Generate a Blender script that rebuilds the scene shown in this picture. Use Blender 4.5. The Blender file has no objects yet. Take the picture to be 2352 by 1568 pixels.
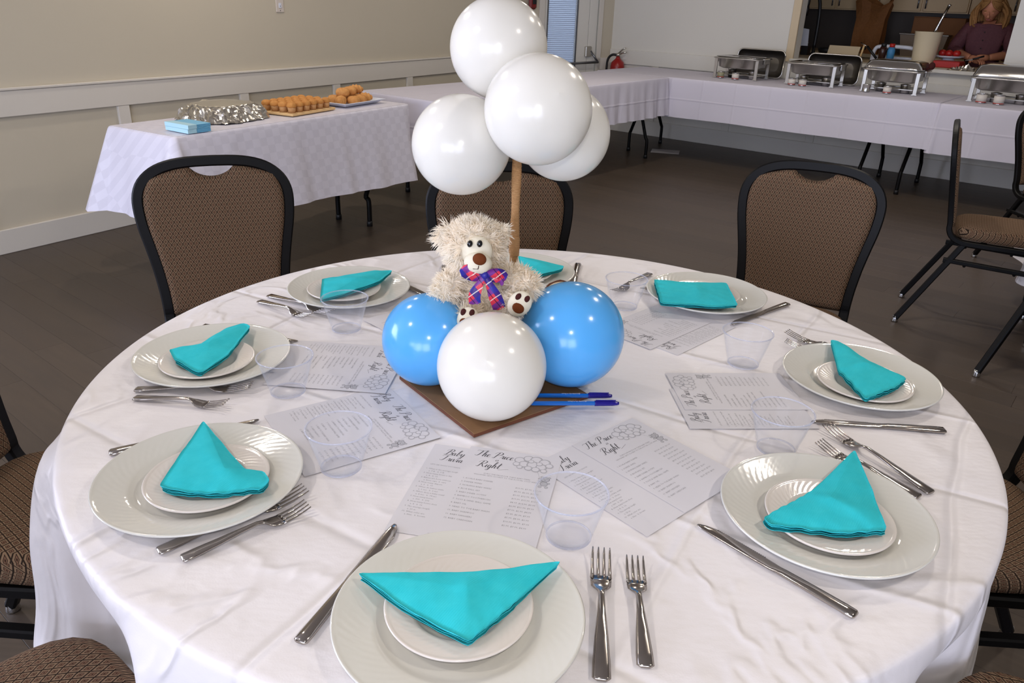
import bpy, math, random
from math import sin, cos, pi, radians, sqrt, atan2
from mathutils import Vector, Matrix, noise

random.seed(7)
SC = bpy.context.scene
COL = SC.collection

# ------------------------------------------------------------------ camera
R_ = Vector((0.998736, 0.039602, 0.030967)); U_ = Vector((-0.044405, 0.406182, 0.912712)); W_ = Vector((-0.023567, 0.912933, -0.407427))
cam_data = bpy.data.cameras.new('camera')
cam = bpy.data.objects.new('camera', cam_data); COL.objects.link(cam)
W_.normalize(); R_ = (R_ - W_ * R_.dot(W_)).normalized(); U_ = R_.cross(W_)
CAM = Vector((0.0, -1.2753, 1.3786))
cam.matrix_world = Matrix(((R_.x, U_.x, -W_.x, CAM.x), (R_.y, U_.y, -W_.y, CAM.y), (R_.z, U_.z, -W_.z, CAM.z), (0, 0, 0, 1)))
cam_data.sensor_width = 36.0; cam_data.lens = 1770.0 / 2352 * 36
cam_data.clip_start = 0.05; cam_data.clip_end = 60
SC.camera = cam

# ------------------------------------------------------------------ world, lights, exposure
wd = bpy.data.worlds.new('daylight'); SC.world = wd; wd.use_nodes = True
bg = wd.node_tree.nodes['Background']; bg.inputs[0].default_value = (0.62, 0.76, 1.0, 1); bg.inputs[1].default_value = 1.8
SC.view_settings.view_transform = 'Standard'; SC.view_settings.look = 'None'
SC.view_settings.exposure = 0.0; SC.view_settings.gamma = 1.0; SC.view_settings.use_curve_mapping = False
SC.cycles.use_denoising = True
SC.cycles.max_bounces = 7; SC.cycles.diffuse_bounces = 4; SC.cycles.glossy_bounces = 4; SC.cycles.transparent_max_bounces = 16
SC.cycles.sample_clamp_indirect = 6.0

ML0 = Matrix.Rotation(radians(60.31), 4, 'Z')
def area(name, loc, direction, sx, sy, power, color, shape='RECTANGLE'):
    d = bpy.data.lights.new(name, 'AREA'); d.shape = shape; d.size = sx; d.size_y = sy; d.energy = power; d.color = color
    o = bpy.data.objects.new(name, d); COL.objects.link(o); o.location = loc
    o.rotation_euler = Vector(direction).to_track_quat('-Z', 'Z').to_euler()
    return o
WIN_P, SIDE_P, CEIL_P, FLASH_P = 145.0, 185.0, 14.0, 3.2
for k, (x, w) in enumerate(((-5.1, 2.2), (-2.5, 2.2), (0.1, 2.2))):
    area('window_daylight', (x, -7.8, 1.35), (0.18, 1, -0.03), w, 2.3, WIN_P, (0.74, 0.79, 1.0))
area('side_window_daylight', ML0 @ Vector((-2.5, 4.15, 1.5)), (0.8687, -0.4953, -0.12), 2.3, 1.7, SIDE_P, (0.72, 0.77, 1.0))
CEIL_XY = [(-1.7, -0.9), (1.5, -0.9), (-1.7, 1.3), (1.5, 1.3), (-1.7, 3.6), (1.3, 3.6), (0.6, 5.2), (2.3, 3.6)]
for x, y in CEIL_XY:
    area('ceiling_downlight', (x, y, 2.63), (0, 0, -1), 0.16, 0.16, CEIL_P, (1.0, 0.91, 0.80), 'DISK')
area('camera_flash', (0.005, -1.33, 1.50), tuple(W_), 0.05, 0.03, FLASH_P, (1.0, 0.96, 0.90))
KA = None

# ------------------------------------------------------------------ frames of the room
aL, aB = radians(60.31), radians(52.524)
eL = Vector((cos(aL), sin(aL), 0)); nL = Vector((sin(aL), -cos(aL), 0))
eB = Vector((sin(aB), -cos(aB), 0)); nB = -Vector((cos(aB), sin(aB), 0))
ROTL, ROTB = aL, aB - pi / 2            # L frame: x along left wall, y towards it; B frame: x along back wall, y towards it
ML = Matrix.Rotation(ROTL, 4, 'Z'); MBK = Matrix.Rotation(ROTB, 4, 'Z')
YL, YB = 3.88, 6.87
def Lw(x, y, z=0.0): return ML @ Vector((x, y, z))
def Bw(x, y, z=0.0): return MBK @ Vector((x, y, z))

# ------------------------------------------------------------------ materials
def lin(c):
    c = c / 255.0
    return c / 12.92 if c <= 0.04045 else ((c + 0.055) / 1.055) ** 2.4
def rgb(r, g, b): return (lin(r), lin(g), lin(b), 1.0)
def mat(name, col, rough=0.5, metal=0.0, spec=0.5, **kw):
    m = bpy.data.materials.new(name); m.use_nodes = True
    b = m.node_tree.nodes['Principled BSDF']
    b.inputs['Base Color'].default_value = col; b.inputs['Roughness'].default_value = rough
    b.inputs['Metallic'].default_value = metal; b.inputs['Specular IOR Level'].default_value = spec
    for k, v in kw.items():
        b.inputs[k.replace('_', ' ')].default_value = v
    return m
class NT:
    """small helper around one material's node tree"""
    def __init__(s, m): s.t = m.node_tree; s.n = s.t.nodes; s.l = s.t.links; s.b = s.n['Principled BSDF']
    def node(s, typ, **kw):
        n = s.n.new(typ)
        for k, v in kw.items(): setattr(n, k, v)
        return n
    def val(s, x, sock):
        if isinstance(x, (int, float)): sock.default_value = x
        else: s.l.new(x, sock)
    def math(s, op, a, b=None, clamp=False):
        n = s.node('ShaderNodeMath', operation=op, use_clamp=clamp); s.val(a, n.inputs[0])
        if b is not None: s.val(b, n.inputs[1])
        return n.outputs[0]
    def mix(s, f, a, b):
        n = s.node('ShaderNodeMix', data_type='RGBA'); s.val(f, n.inputs[0])
        for x, i in ((a, 6), (b, 7)):
            if isinstance(x, tuple): n.inputs[i].default_value = x
            else: s.l.new(x, n.inputs[i])
        return n.outputs[2]
    def coords(s, which='Object'):
        tc = s.node('ShaderNodeTexCoord'); return tc.outputs[which]
    def sep(s, v):
        n = s.node('ShaderNodeSeparateXYZ'); s.l.new(v, n.inputs[0]); return n.outputs
    def noise(s, v, scale, detail=2.0, rough=0.5):
        n = s.node('ShaderNodeTexNoise'); s.l.new(v, n.inputs['Vector']); n.inputs['Scale'].default_value = scale
        n.inputs['Detail'].default_value = detail; n.inputs['Roughness'].default_value = rough; return n.outputs[0]
    def mapping(s, v, scale=(1, 1, 1), rot=(0, 0, 0)):
        n = s.node('ShaderNodeMapping'); s.l.new(v, n.inputs[0]); n.inputs['Scale'].default_value = scale; n.inputs['Rotation'].default_value = rot
        return n.outputs[0]
    def bump(s, h, strength=0.3, dist=0.01):
        n = s.node('ShaderNodeBump'); n.inputs['Strength'].default_value = strength; n.inputs['Distance'].default_value = dist
        s.l.new(h, n.inputs['Height']); s.l.new(n.outputs[0], s.b.inputs['Normal'])
    def col(s, c): s.l.new(c, s.b.inputs['Base Color'])
    def rough(s, c): s.l.new(c, s.b.inputs['Roughness'])

def wall_mat(name, c, k=0.05):
    m = mat(name, c, 0.55, spec=0.3); t = NT(m); v = t.coords()
    n = t.noise(v, 2.2, 4); d = tuple(x * (1 - k) for x in c[:3]) + (1,)
    t.col(t.mix(n, c, d)); t.bump(t.noise(v, 90, 3), 0.06, 0.004)
    return m
M_wall = wall_mat('wall_paint', rgb(197, 188, 169)); M_trim = wall_mat('trim_paint', rgb(212, 206, 196))
M_ceil = wall_mat('ceiling_paint', rgb(220, 214, 206)); M_white = wall_mat('white_paint', rgb(222, 219, 211))
M_cas = wall_mat('casing_paint', rgb(212, 194, 164))

def floor_mat():
    m = mat('stained_oak', rgb(92, 76, 64), 0.3, spec=0.36); t = NT(m)
    oi = t.node('ShaderNodeObjectInfo'); v = t.coords('Object')
    off = t.node('ShaderNodeVectorMath', operation='MULTIPLY_ADD'); t.l.new(v, off.inputs[0]); off.inputs[1].default_value = (1, 1, 1)
    cmb = t.node('ShaderNodeCombineXYZ'); r = t.math('MULTIPLY', oi.outputs['Random'], 37.0); t.l.new(r, cmb.inputs[0]); t.l.new(r, cmb.inputs[1]); t.l.new(cmb.outputs[0], off.inputs[2])
    mp = t.mapping(off.outputs[0], (1.6, 22, 1)); g = t.noise(mp, 3.0, 6, 0.62)
    mp2 = t.mapping(off.outputs[0], (0.8, 6, 1)); g2 = t.noise(mp2, 2.0, 3)
    c1 = t.mix(g, rgb(52, 45, 40), rgb(94, 81, 69)); c2 = t.mix(g2, rgb(66, 60, 56), rgb(88, 73, 58))
    c = t.mix(0.4, c1, c2)
    br = t.node('ShaderNodeHueSaturation'); t.l.new(c, br.inputs['Color']); t.l.new(t.math('ADD', t.math('MULTIPLY', oi.outputs['Random'], 0.16), 0.84), br.inputs['Value'])
    t.col(br.outputs[0]); t.rough(t.math('ADD', t.math('MULTIPLY', g, 0.14), 0.34)); t.bump(g, 0.05, 0.003)
    return m
M_floor = floor_mat(); M_gap = mat('plank_gap', rgb(60, 50, 42), 0.6)

def fabric(name, axes, c_base, c_line, c_red, px=0.0150, py=0.0212):
    m = mat(name, c_base, 0.9, spec=0.12); t = NT(m); s = t.sep(t.coords('Object'))
    k_ = 1.0 if axes == (0, 1) else 0.0; zt = t.math('MULTIPLY', s[2], k_)
    u = t.math('MULTIPLY', t.math('SUBTRACT', s[axes[0]], zt), 1 / px); v = t.math('MULTIPLY', t.math('SUBTRACT', s[axes[1]], zt), 1 / py)
    fu = t.math('ABSOLUTE', t.math('SUBTRACT', t.math('FRACT', u), 0.5)); fv = t.math('ABSOLUTE', t.math('SUBTRACT', t.math('FRACT', v), 0.5))
    a = t.math('ADD', fu, fv); d = t.math('MINIMUM', a, t.math('SUBTRACT', 1.0, a))       # 0 centre .. 0.5 outline
    # the two interlocked lozenge lattices have different sizes of inner lozenge
    own = t.math('LESS_THAN', a, 0.5)
    line = t.math('GREATER_THAN', d, 0.425)
    r1 = t.math('ADD', 0.20, t.math('MULTIPLY', own, 0.03))
    inner = t.math('LESS_THAN', t.math('ABSOLUTE', t.math('SUBTRACT', d, r1)), 0.032)
    dot = t.math('LESS_THAN', d, 0.075)
    red = t.math('LESS_THAN', d, r1)
    n = t.noise(t.coords('Object'), 700, 2); nb = t.noise(t.coords('Object'), 260, 3)
    base = t.mix(n, c_base, tuple(x * 0.72 for x in c_base[:3]) + (1,))
    c = t.mix(t.math('MULTIPLY', red, 0.55), base, c_red)
    dark = t.math('MAXIMUM', t.math('MAXIMUM', line, inner), dot)
    c = t.mix(t.math('MULTIPLY', dark, 0.92), c, c_line)
    t.col(c); t.bump(nb, 0.25, 0.002)
    return m
FB = (rgb(136, 111, 88), rgb(18, 12, 10), rgb(100, 62, 46))
M_fab_back = fabric('chair_fabric_upright', (0, 2), *FB); M_fab_seat = fabric('chair_fabric_seat', (0, 1), *FB)
M_black = mat('black_frame', rgb(7, 6, 7), 0.48, spec=0.18); M_chrome = mat('chrome', rgb(205, 205, 205), 0.18, 1.0)
M_steel = mat('stainless', rgb(200, 198, 196), 0.16, 1.0); M_steel_r = mat('brushed_steel', rgb(200, 197, 190), 0.30, 1.0)
M_steel_d = mat('steel_inside', rgb(120, 115, 108), 0.42, 1.0)
M_cut = mat('cutlery_steel', rgb(178, 170, 163), 0.13, 1.0)
M_china = mat('glazed_china', rgb(216, 214, 206), 0.10, spec=0.6)
M_china_s = mat('glazed_china_warm', rgb(222, 214, 206), 0.12, spec=0.6)
M_latex_w = mat('white_latex', rgb(226, 222, 213), 0.20, spec=0.42, Subsurface_Weight=0.15); M_latex_b = mat('blue_latex', rgb(88, 170, 234), 0.18, spec=0.45, Subsurface_Weight=0.1)
for m_ in (M_latex_w, M_latex_b): m_.node_tree.nodes['Principled BSDF'].inputs['Subsurface Radius'].default_value = (0.02, 0.02, 0.02)
M_paper = mat('printed_paper', rgb(215, 212, 216), 0.7, spec=0.2)
M_ink = mat('ink', rgb(88, 86, 90), 0.7, spec=0.1); M_ink2 = mat('ink_light', rgb(138, 136, 140), 0.7, spec=0.1); M_ink4 = mat('ink_soft', rgb(160, 158, 164), 0.7, spec=0.1); M_ink3 = mat('ink_pale', rgb(186, 184, 188), 0.7, spec=0.1)

def napkin_mat():
    m = mat('turquoise_paper', rgb(46, 196, 206), 0.85, spec=0.15); t = NT(m); v = t.coords('Object')
    t.col(t.mix(t.noise(v, 60, 3), rgb(40, 190, 202), rgb(60, 205, 214)))
    w = t.node('ShaderNodeTexWave'); t.l.new(t.mapping(v, (1, 1, 0), (0, 0, 0.6)), w.inputs[0]); w.inputs['Scale'].default_value = 120; w.inputs['Distortion'].default_value = 2
    h = t.math('ADD', t.math('MULTIPLY', w.outputs[1], 0.25), t.noise(v, 45, 3)); t.bump(h, 0.25, 0.003)
    return m
M_nap = napkin_mat()

def satin():
    m = mat('white_satin', rgb(232, 227, 228), 0.42, spec=0.4, Sheen_Weight=0.15); t = NT(m); v = t.coords('Object'); s = t.sep(v)
    ang = radians(62)
    wv = t.noise(v, 1.7, 2)
    def axis(a):
        return t.math('ADD', t.math('MULTIPLY', s[0], cos(a)), t.math('MULTIPLY', s[1], sin(a)))
    h = None
    for a, per, off, wob in ((ang, 0.265, 0.10, 0.10), (ang + pi / 2, 0.31, 0.19, 0.12)):
        x = t.math('ADD', t.math('ADD', axis(a), off + 20 * per), t.math('MULTIPLY', wv, wob))
        q = t.math('MULTIPLY', x, 1 / per); fr = t.math('MULTIPLY', t.math('SUBTRACT', t.math('FRACT', q), 0.5), per / 0.0075)
        sg = t.math('SUBTRACT', t.math('MULTIPLY', t.math('FRACT', t.math('MULTIPLY', t.math('FLOOR', q), 0.5)), 4.0), 1.0)
        rdg = t.math('MULTIPLY', t.math('POWER', 2.718, t.math('MULTIPLY', t.math('MULTIPLY', fr, fr), -1.0)), sg)
        h = rdg if h is None else t.math('ADD', h, rdg)
    big = t.noise(t.mapping(v, (1, 1.6, 1)), 5.5, 4, 0.6)
    dist = t.node('ShaderNodeTexNoise'); t.l.new(v, dist.inputs['Vector']); dist.inputs['Scale'].default_value = 2.2; dist.inputs['Detail'].default_value = 3; dist.inputs['Distortion'].default_value = 1.6
    wq = t.math('MULTIPLY', t.math('SUBTRACT', dist.outputs[0], 0.52), 26.0); wr = t.math('POWER', 2.718, t.math('MULTIPLY', t.math('MULTIPLY', wq, wq), -1.0))
    h = t.math('ADD', t.math('ADD', t.math('MULTIPLY', h, 0.75), t.math('MULTIPLY', big, 1.2)), t.math('MULTIPLY', wr, 0.6))
    fine = t.math('MULTIPLY', t.noise(v, 420, 2), 0.03)
    t.bump(t.math('ADD', h, fine), 0.8, 0.0050)
    return m
M_satin = satin()
def damask():
    m = mat('white_damask', rgb(214, 210, 222), 0.5, spec=0.35); t = NT(m); s = t.sep(t.coords('Object'))
    def cell(ax):
        return t.math('GREATER_THAN', t.math('FRACT', t.math('MULTIPLY', ax, 1 / 0.092)), 0.5)
    z = t.math('ADD', t.math('ADD', s[2], s[1]), 0.03)
    f = t.math('ABSOLUTE', t.math('SUBTRACT', cell(s[0]), cell(z)))
    t.col(t.mix(f, rgb(220, 217, 229), rgb(213, 210, 222))); t.rough(t.math('ADD', 0.38, t.math('MULTIPLY', f, 0.14)))
    t.bump(t.noise(t.coords('Object'), 9, 3), 0.35, 0.012)
    return m
M_damask = damask()
def linen():
    m = mat('white_linen', rgb(206, 203, 216), 0.7, spec=0.25); t = NT(m); v = t.coords('Object'); s = t.sep(v)
    fr = t.math('ABSOLUTE', t.math('SUBTRACT', t.math('FRACT', t.math('MULTIPLY', t.math('ADD', s[0], 10.07), 1 / 0.32)), 0.5))
    h = t.math('SUBTRACT', 1.0, t.math('MULTIPLY', fr, 22.0), True)
    h2 = t.math('SUBTRACT', 1.0, t.math('MULTIPLY', t.math('ABSOLUTE', t.math('SUBTRACT', s[2], 0.565)), 90.0), True)
    h = t.math('ADD', t.math('ADD', h, h2), t.noise(v, 6, 3)); t.bump(h, 0.4, 0.006)
    return m
M_linen = linen()
def clear_plastic():
    m = bpy.data.materials.new('clear_plastic'); m.use_nodes = True; t = NT(m)
    out = t.n['Material Output']; b = t.b; b.inputs['Base Color'].default_value = (0.62, 0.65, 0.72, 1); b.inputs['Roughness'].default_value = 0.06; b.inputs['Specular IOR Level'].default_value = 0.8
    tr = t.node('ShaderNodeBsdfTransparent'); tr.inputs[0].default_value = (0.995, 0.995, 0.998, 1)
    lw = t.node('ShaderNodeLayerWeight'); lw.inputs[0].default_value = 0.3
    f = t.math('ADD', t.math('MULTIPLY', t.math('POWER', lw.outputs['Facing'], 2.6), 0.6), 0.03, True)
    mx = t.node('ShaderNodeMixShader'); t.l.new(f, mx.inputs[0]); t.l.new(tr.outputs[0], mx.inputs[1]); t.l.new(b.outputs[0], mx.inputs[2]); t.l.new(mx.outputs[0], out.inputs[0])
    return m
M_clear = clear_plastic()
M_rim = clear_plastic(); M_rim.name = 'clear_plastic_rim'
for n_ in M_rim.node_tree.nodes:
    if n_.type == 'MATH' and n_.operation == 'ADD': n_.inputs[1].default_value = 0.26
    if n_.type == 'BSDF_PRINCIPLED': n_.inputs['Base Color'].default_value = (0.66, 0.69, 0.84, 1)
def fur_mat(name, a, b_, base):
    m = mat(name, base, 0.8, spec=0.15, Subsurface_Weight=0.0); t = NT(m); v = t.coords('Object')
    c = t.mix(t.noise(v, 38, 3), a, b_); t.col(c); tr = t.node('ShaderNodeBsdfTranslucent'); t.l.new(c, tr.inputs[0]); mx = t.node('ShaderNodeMixShader'); mx.inputs[0].default_value = 0.48
    t.l.new(t.b.outputs[0], mx.inputs[1]); t.l.new(tr.outputs[0], mx.inputs[2]); t.l.new(mx.outputs[0], t.n['Material Output'].inputs[0]); return m
M_fur = fur_mat('cream_fur', rgb(255, 252, 243), rgb(255, 240, 219), rgb(252, 243, 228))
M_plush = mat('short_plush', rgb(226, 217, 196), 0.9, spec=0.1); M_felt = mat('brown_felt', rgb(104, 52, 24), 0.85, spec=0.15); M_felt_d = mat('dark_brown_felt', rgb(66, 30, 28), 0.8, spec=0.15)
M_eye = mat('black_eye', rgb(8, 8, 10), 0.06, spec=0.7)
def plaid():
    m = mat('plaid_satin', rgb(190, 40, 60), 0.4, spec=0.4); t = NT(m); s = t.sep(t.mapping(t.coords('Object'), (1, 1, 1), (0, radians(38), 0)))
    def stripe(ax, per, off, w):
        return t.math('LESS_THAN', t.math('FRACT', t.math('MULTIPLY', t.math('ADD', ax, off + 5), 1 / per)), w)
    b1 = stripe(s[0], 0.030, 0.004, 0.42); b2 = stripe(s[2], 0.026, 0.0, 0.42)
    c = t.mix(b1, rgb(212, 52, 74), rgb(58, 34, 120)); c2 = t.mix(b2, c, rgb(38, 44, 150))
    c = t.mix(t.math('MULTIPLY', b2, 0.75), c, c2)
    l1 = stripe(s[0], 0.030, 0.010, 0.05); l2 = stripe(s[2], 0.026, 0.008, 0.06)
    c = t.mix(t.math('MULTIPLY', l1, 0.8), c, rgb(30, 14, 40)); c = t.mix(t.math('MULTIPLY', l2, 0.85), c, rgb(226, 216, 206))
    t.col(c); return m
M_plaid = plaid()
def twine():
    m = mat('jute_twine', rgb(178, 132, 86), 0.9, spec=0.1); t = NT(m); v = t.coords('Object')
    t.col(t.mix(t.noise(t.mapping(v, (40, 40, 160)), 6, 4), rgb(140, 96, 58), rgb(206, 164, 116))); return m
M_twine = twine()
def board_mat():
    m = mat('brown_board', rgb(138, 104, 72), 0.55, spec=0.3); t = NT(m); v = t.coords('Object'); t.col(t.mix(t.noise(v, 30, 4), rgb(128, 94, 62), rgb(150, 114, 80))); return m
M_board = board_mat(); M_board_e = mat('board_edge', rgb(104, 58, 36), 0.6)
M_pen = mat('blue_pen_barrel', rgb(24, 110, 205), 0.12, spec=0.7, Transmission_Weight=0.15); M_cap = mat('navy_pen_cap', rgb(26, 16, 128), 0.15, spec=0.6); M_wprint = mat('white_print', rgb(225, 230, 240), 0.5)
M_foil = mat('foil', rgb(212, 208, 200), 0.24, 1.0)
def bake(name, a, b_):
    m = mat(name, a, 0.7, spec=0.25); t = NT(m); v = t.coords('Object'); t.col(t.mix(t.noise(v, 55, 4), a, b_)); t.bump(t.noise(v, 120, 3), 0.5, 0.004); return m
M_muf = bake('muffin_top', rgb(216, 158, 88), rgb(186, 118, 56)); M_cup = bake('muffin_side', rgb(208, 162, 112), rgb(184, 134, 86)); M_cro = bake('pastry', rgb(224, 174, 106), rgb(184, 110, 52))
M_cboard = mat('pale_wood_board', rgb(222, 186, 132), 0.6); M_tray = mat('white_tray', rgb(214, 218, 230), 0.3)
M_bluenap = mat('light_blue_pack', rgb(120, 190, 226), 0.5); M_bluenap2 = mat('pale_blue_pack', rgb(176, 218, 232), 0.5)
M_red = mat('red_paint', rgb(150, 20, 18), 0.3); M_rubber = mat('black_rubber', rgb(18, 18, 20), 0.5); M_redplas = mat('red_plastic', rgb(176, 30, 26), 0.4)
M_label = mat('can_label', rgb(206, 200, 192), 0.5); M_dark = mat('dark_backsplash', rgb(74, 64, 56), 0.5); M_kcab = mat('cabinet_paint', rgb(200, 172, 130), 0.5)
M_counter = mat('counter_laminate', rgb(196, 178, 146), 0.4); M_kraft = bake('kraft_paper', rgb(150, 98, 52), rgb(116, 72, 36)); M_card = mat('cardboard', rgb(128, 84, 48), 0.8)
M_skin = mat('skin', rgb(190, 128, 98), 0.5, spec=0.35); M_hair = bake('blond_hair', rgb(172, 128, 78), rgb(122, 82, 46)); M_sweater = bake('mauve_knit', rgb(98, 58, 64), rgb(80, 46, 52))
M_cream_tub = mat('tub_batter', rgb(226, 204, 150), 0.35); M_tub = mat('tub_plastic', rgb(216, 202, 172), 0.3, Transmission_Weight=0.0)
M_lip = mat('lips', rgb(150, 82, 72), 0.5); M_orange = mat('orange_food', rgb(220, 130, 60), 0.6); M_blue = mat('blue_label', rgb(60, 130, 180), 0.5); M_bottle = mat('dark_sauce', rgb(52, 26, 20), 0.25)
M_bark = mat('bark', rgb(96, 52, 30), 0.9); M_slice = mat('pale_wood', rgb(226, 204, 172), 0.7); M_alarm = mat('alarm_red', rgb(120, 26, 24), 0.4)
M_iron = mat('grey_metal', rgb(120, 122, 126), 0.3, 0.8); M_plate_w = mat('outlet_plastic', rgb(206, 196, 186), 0.4); M_hole = mat('slot', rgb(40, 36, 34), 0.6)
def blind():
    m = bpy.data.materials.new('blind_slat'); m.use_nodes = True; t = NT(m); b = t.b
    b.inputs['Base Color'].default_value = rgb(226, 230, 240); b.inputs['Roughness'].default_value = 0.5
    tr = t.node('ShaderNodeBsdfTranslucent'); tr.inputs[0].default_value = rgb(236, 240, 248); mx = t.node('ShaderNodeMixShader'); mx.inputs[0].default_value = 0.75
    t.l.new(b.outputs[0], mx.inputs[1]); t.l.new(tr.outputs[0], mx.inputs[2]); t.l.new(mx.outputs[0], t.n['Material Output'].inputs[0]); return m
M_blind = blind()
def glass():
    m = bpy.data.materials.new('door_glass'); m.use_nodes = True; t = NT(m); tr = t.node('ShaderNodeBsdfTransparent'); tr.inputs[0].default_value = (0.95, 0.97, 0.98, 1); gl = t.node('ShaderNodeBsdfGlossy'); gl.inputs['Roughness'].default_value = 0.02
    fr = t.node('ShaderNodeFresnel'); mx = t.node('ShaderNodeMixShader'); t.l.new(fr.outputs[0], mx.inputs[0]); t.l.new(tr.outputs[0], mx.inputs[1]); t.l.new(gl.outputs[0], mx.inputs[2]); t.l.new(mx.outputs[0], t.n['Material Output'].inputs[0]); return m
M_glass = glass()

# ------------------------------------------------------------------ mesh helper
class MB:
    def __init__(s, M=None): s.v = []; s.f = []; s.M = M; s.sm = []
    def add(s, verts, faces, smooth=False):
        o = len(s.v)
        s.v.extend([tuple(s.M @ Vector(p)) for p in verts] if s.M else [tuple(p) for p in verts])
        s.f.extend([tuple(i + o for i in q) for q in faces]); s.sm.extend([smooth] * len(faces)); return s
    def box(s, x0, x1, y0, y1, z0, z1, bev=0.0):
        if bev <= 0:
            v = [(x, y, z) for z in (z0, z1) for y in (y0, y1) for x in (x0, x1)]
            return s.add(v, [(0, 2, 3, 1), (4, 5, 7, 6), (0, 1, 5, 4), (2, 6, 7, 3), (0, 4, 6, 2), (1, 3, 7, 5)])
        b = bev
        def ring(i, z): return [(x0 + i, y0 + b, z), (x0 + b, y0 + i, z), (x1 - b, y0 + i, z), (x1 - i, y0 + b, z), (x1 - i, y1 - b, z), (x1 - b, y1 - i, z), (x0 + b, y1 - i, z), (x0 + i, y1 - b, z)]
        rs = [[(x0 + 1.3 * b, y0 + 1.7 * b, z0), (x0 + 1.7 * b, y0 + 1.3 * b, z0), (x1 - 1.7 * b, y0 + 1.3 * b, z0), (x1 - 1.3 * b, y0 + 1.7 * b, z0), (x1 - 1.3 * b, y1 - 1.7 * b, z0), (x1 - 1.7 * b, y1 - 1.3 * b, z0), (x0 + 1.7 * b, y1 - 1.3 * b, z0), (x0 + 1.3 * b, y1 - 1.7 * b, z0)], ring(0, z0 + b), ring(0, z1 - b),
              [(x, y, z1) for x, y, _ in [(x0 + 1.3 * b, y0 + 1.7 * b, 0), (x0 + 1.7 * b, y0 + 1.3 * b, 0), (x1 - 1.7 * b, y0 + 1.3 * b, 0), (x1 - 1.3 * b, y0 + 1.7 * b, 0), (x1 - 1.3 * b, y1 - 1.7 * b, 0), (x1 - 1.7 * b, y1 - 1.3 * b, 0), (x0 + 1.7 * b, y1 - 1.3 * b, 0), (x0 + 1.3 * b, y1 - 1.7 * b, 0)]]]
        return s.loft(rs)
    def loft(s, rings, smooth=False, cap=True, closed=True):
        n = len(rings[0]); v = [p for r in rings for p in r]; f = []
        for i in range(len(rings) - 1):
            for j in range(n if closed else n - 1):
                k = (j + 1) % n; f.append((i * n + j, i * n + k, (i + 1) * n + k, (i + 1) * n + j))
        if cap: f.append(tuple(range(n))[::-1]); f.append(tuple((len(rings) - 1) * n + j for j in range(n)))
        return s.add(v, f, smooth)
    def lathe(s, prof, seg=32, smooth=True, c=(0, 0, 0), closed=False, fn=None):
        rings = []
        for r, z in prof:
            ring = []
            for j in range(seg):
                a = 2 * pi * j / seg; dr, dz = fn(r, z, a) if fn else (0, 0)
                ring.append((c[0] + (r + dr) * cos(a), c[1] + (r + dr) * sin(a), c[2] + z + dz))
            rings.append(ring)
        if closed: rings.append(rings[0])
        return s.loft(rings, smooth, cap=not closed)
    def tube(s, pts, r, seg=10, smooth=True, rect=None, up=None, cap=True):
        """sweep a circle (radius r or list) or a rectangle rect=(w,h) along pts with parallel transport"""
        P = [Vector(p) for p in pts]; n = len(P); rings = []; N = None
        for i in range(n):
            T = (P[min(i + 1, n - 1)] - P[max(i - 1, 0)]).normalized()
            if N is None:
                ref = Vector(up) if up else (Vector((0, 0, 1)) if abs(T.z) < 0.9 else Vector((1, 0, 0)))
                N = (ref - T * ref.dot(T)).normalized()
            else: N = (N - T * N.dot(T)).normalized()
            B = T.cross(N)
            if rect:
                w, h = rect[0] / 2, rect[1] / 2; b = min(w, h) * 0.35
                ring = [P[i] + N * x + B * y for x, y in ((w, h - b), (w - b, h), (b - w, h), (-w, h - b), (-w, b - h), (b - w, -h), (w - b, -h), (w, b - h))]
            else:
                rr = r[i] if isinstance(r, (list, tuple)) else r
                ring = [P[i] + (N * cos(2 * pi * j / seg) + B * sin(2 * pi * j / seg)) * rr for j in range(seg)]
            rings.append(ring)
        return s.loft(rings, smooth and not rect, cap)
    def ball(s, c, rx, ry=None, rz=None, seg=20, rings=12, R=None):
        ry = ry or rx; rz = rz or rx; v = [];
        for i in range(rings + 1):
            t = pi * i / rings
            for j in range(seg):
                a = 2 * pi * j / seg; p = Vector((rx * sin(t) * cos(a), ry * sin(t) * sin(a), rz * cos(t)))
                if R: p = R @ p
                v.append(Vector(c) + p)
        f = []
        for i in range(rings):
            for j in range(seg):
                k = (j + 1) % seg
                if i == 0: f.append((j, (i + 1) * seg + j, (i + 1) * seg + k))
                elif i == rings - 1: f.append((i * seg + j, (i + 1) * seg + j, i * seg + k))
                else: f.append((i * seg + j, (i + 1) * seg + j, (i + 1) * seg + k, i * seg + k))
        return s.add(v, f, True)
    def grid(s, fn, nu, nv, smooth=True):
        v = [fn(i / nu, j / nv) for i in range(nu + 1) for j in range(nv + 1)]
        f = [(i * (nv + 1) + j, (i + 1) * (nv + 1) + j, (i + 1) * (nv + 1) + j + 1, i * (nv + 1) + j + 1) for i in range(nu) for j in range(nv)]
        return s.add(v, f, smooth)
    def prism(s, poly, z0, z1, smooth=False):
        return s.loft([[(x, y, z0) for x, y in poly], [(x, y, z1) for x, y in poly]], smooth)
    def mesh(s, name):
        me = bpy.data.meshes.new(name); me.from_pydata(s.v, [], s.f); me.polygons.foreach_set('use_smooth', s.sm); me.update(); return me
    def build(s, name, m, parent=None, label=None, kind=None, **tg):
        me = s.mesh(name); me.materials.append(m); return place(name, me, parent, label, kind, **tg)

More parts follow.
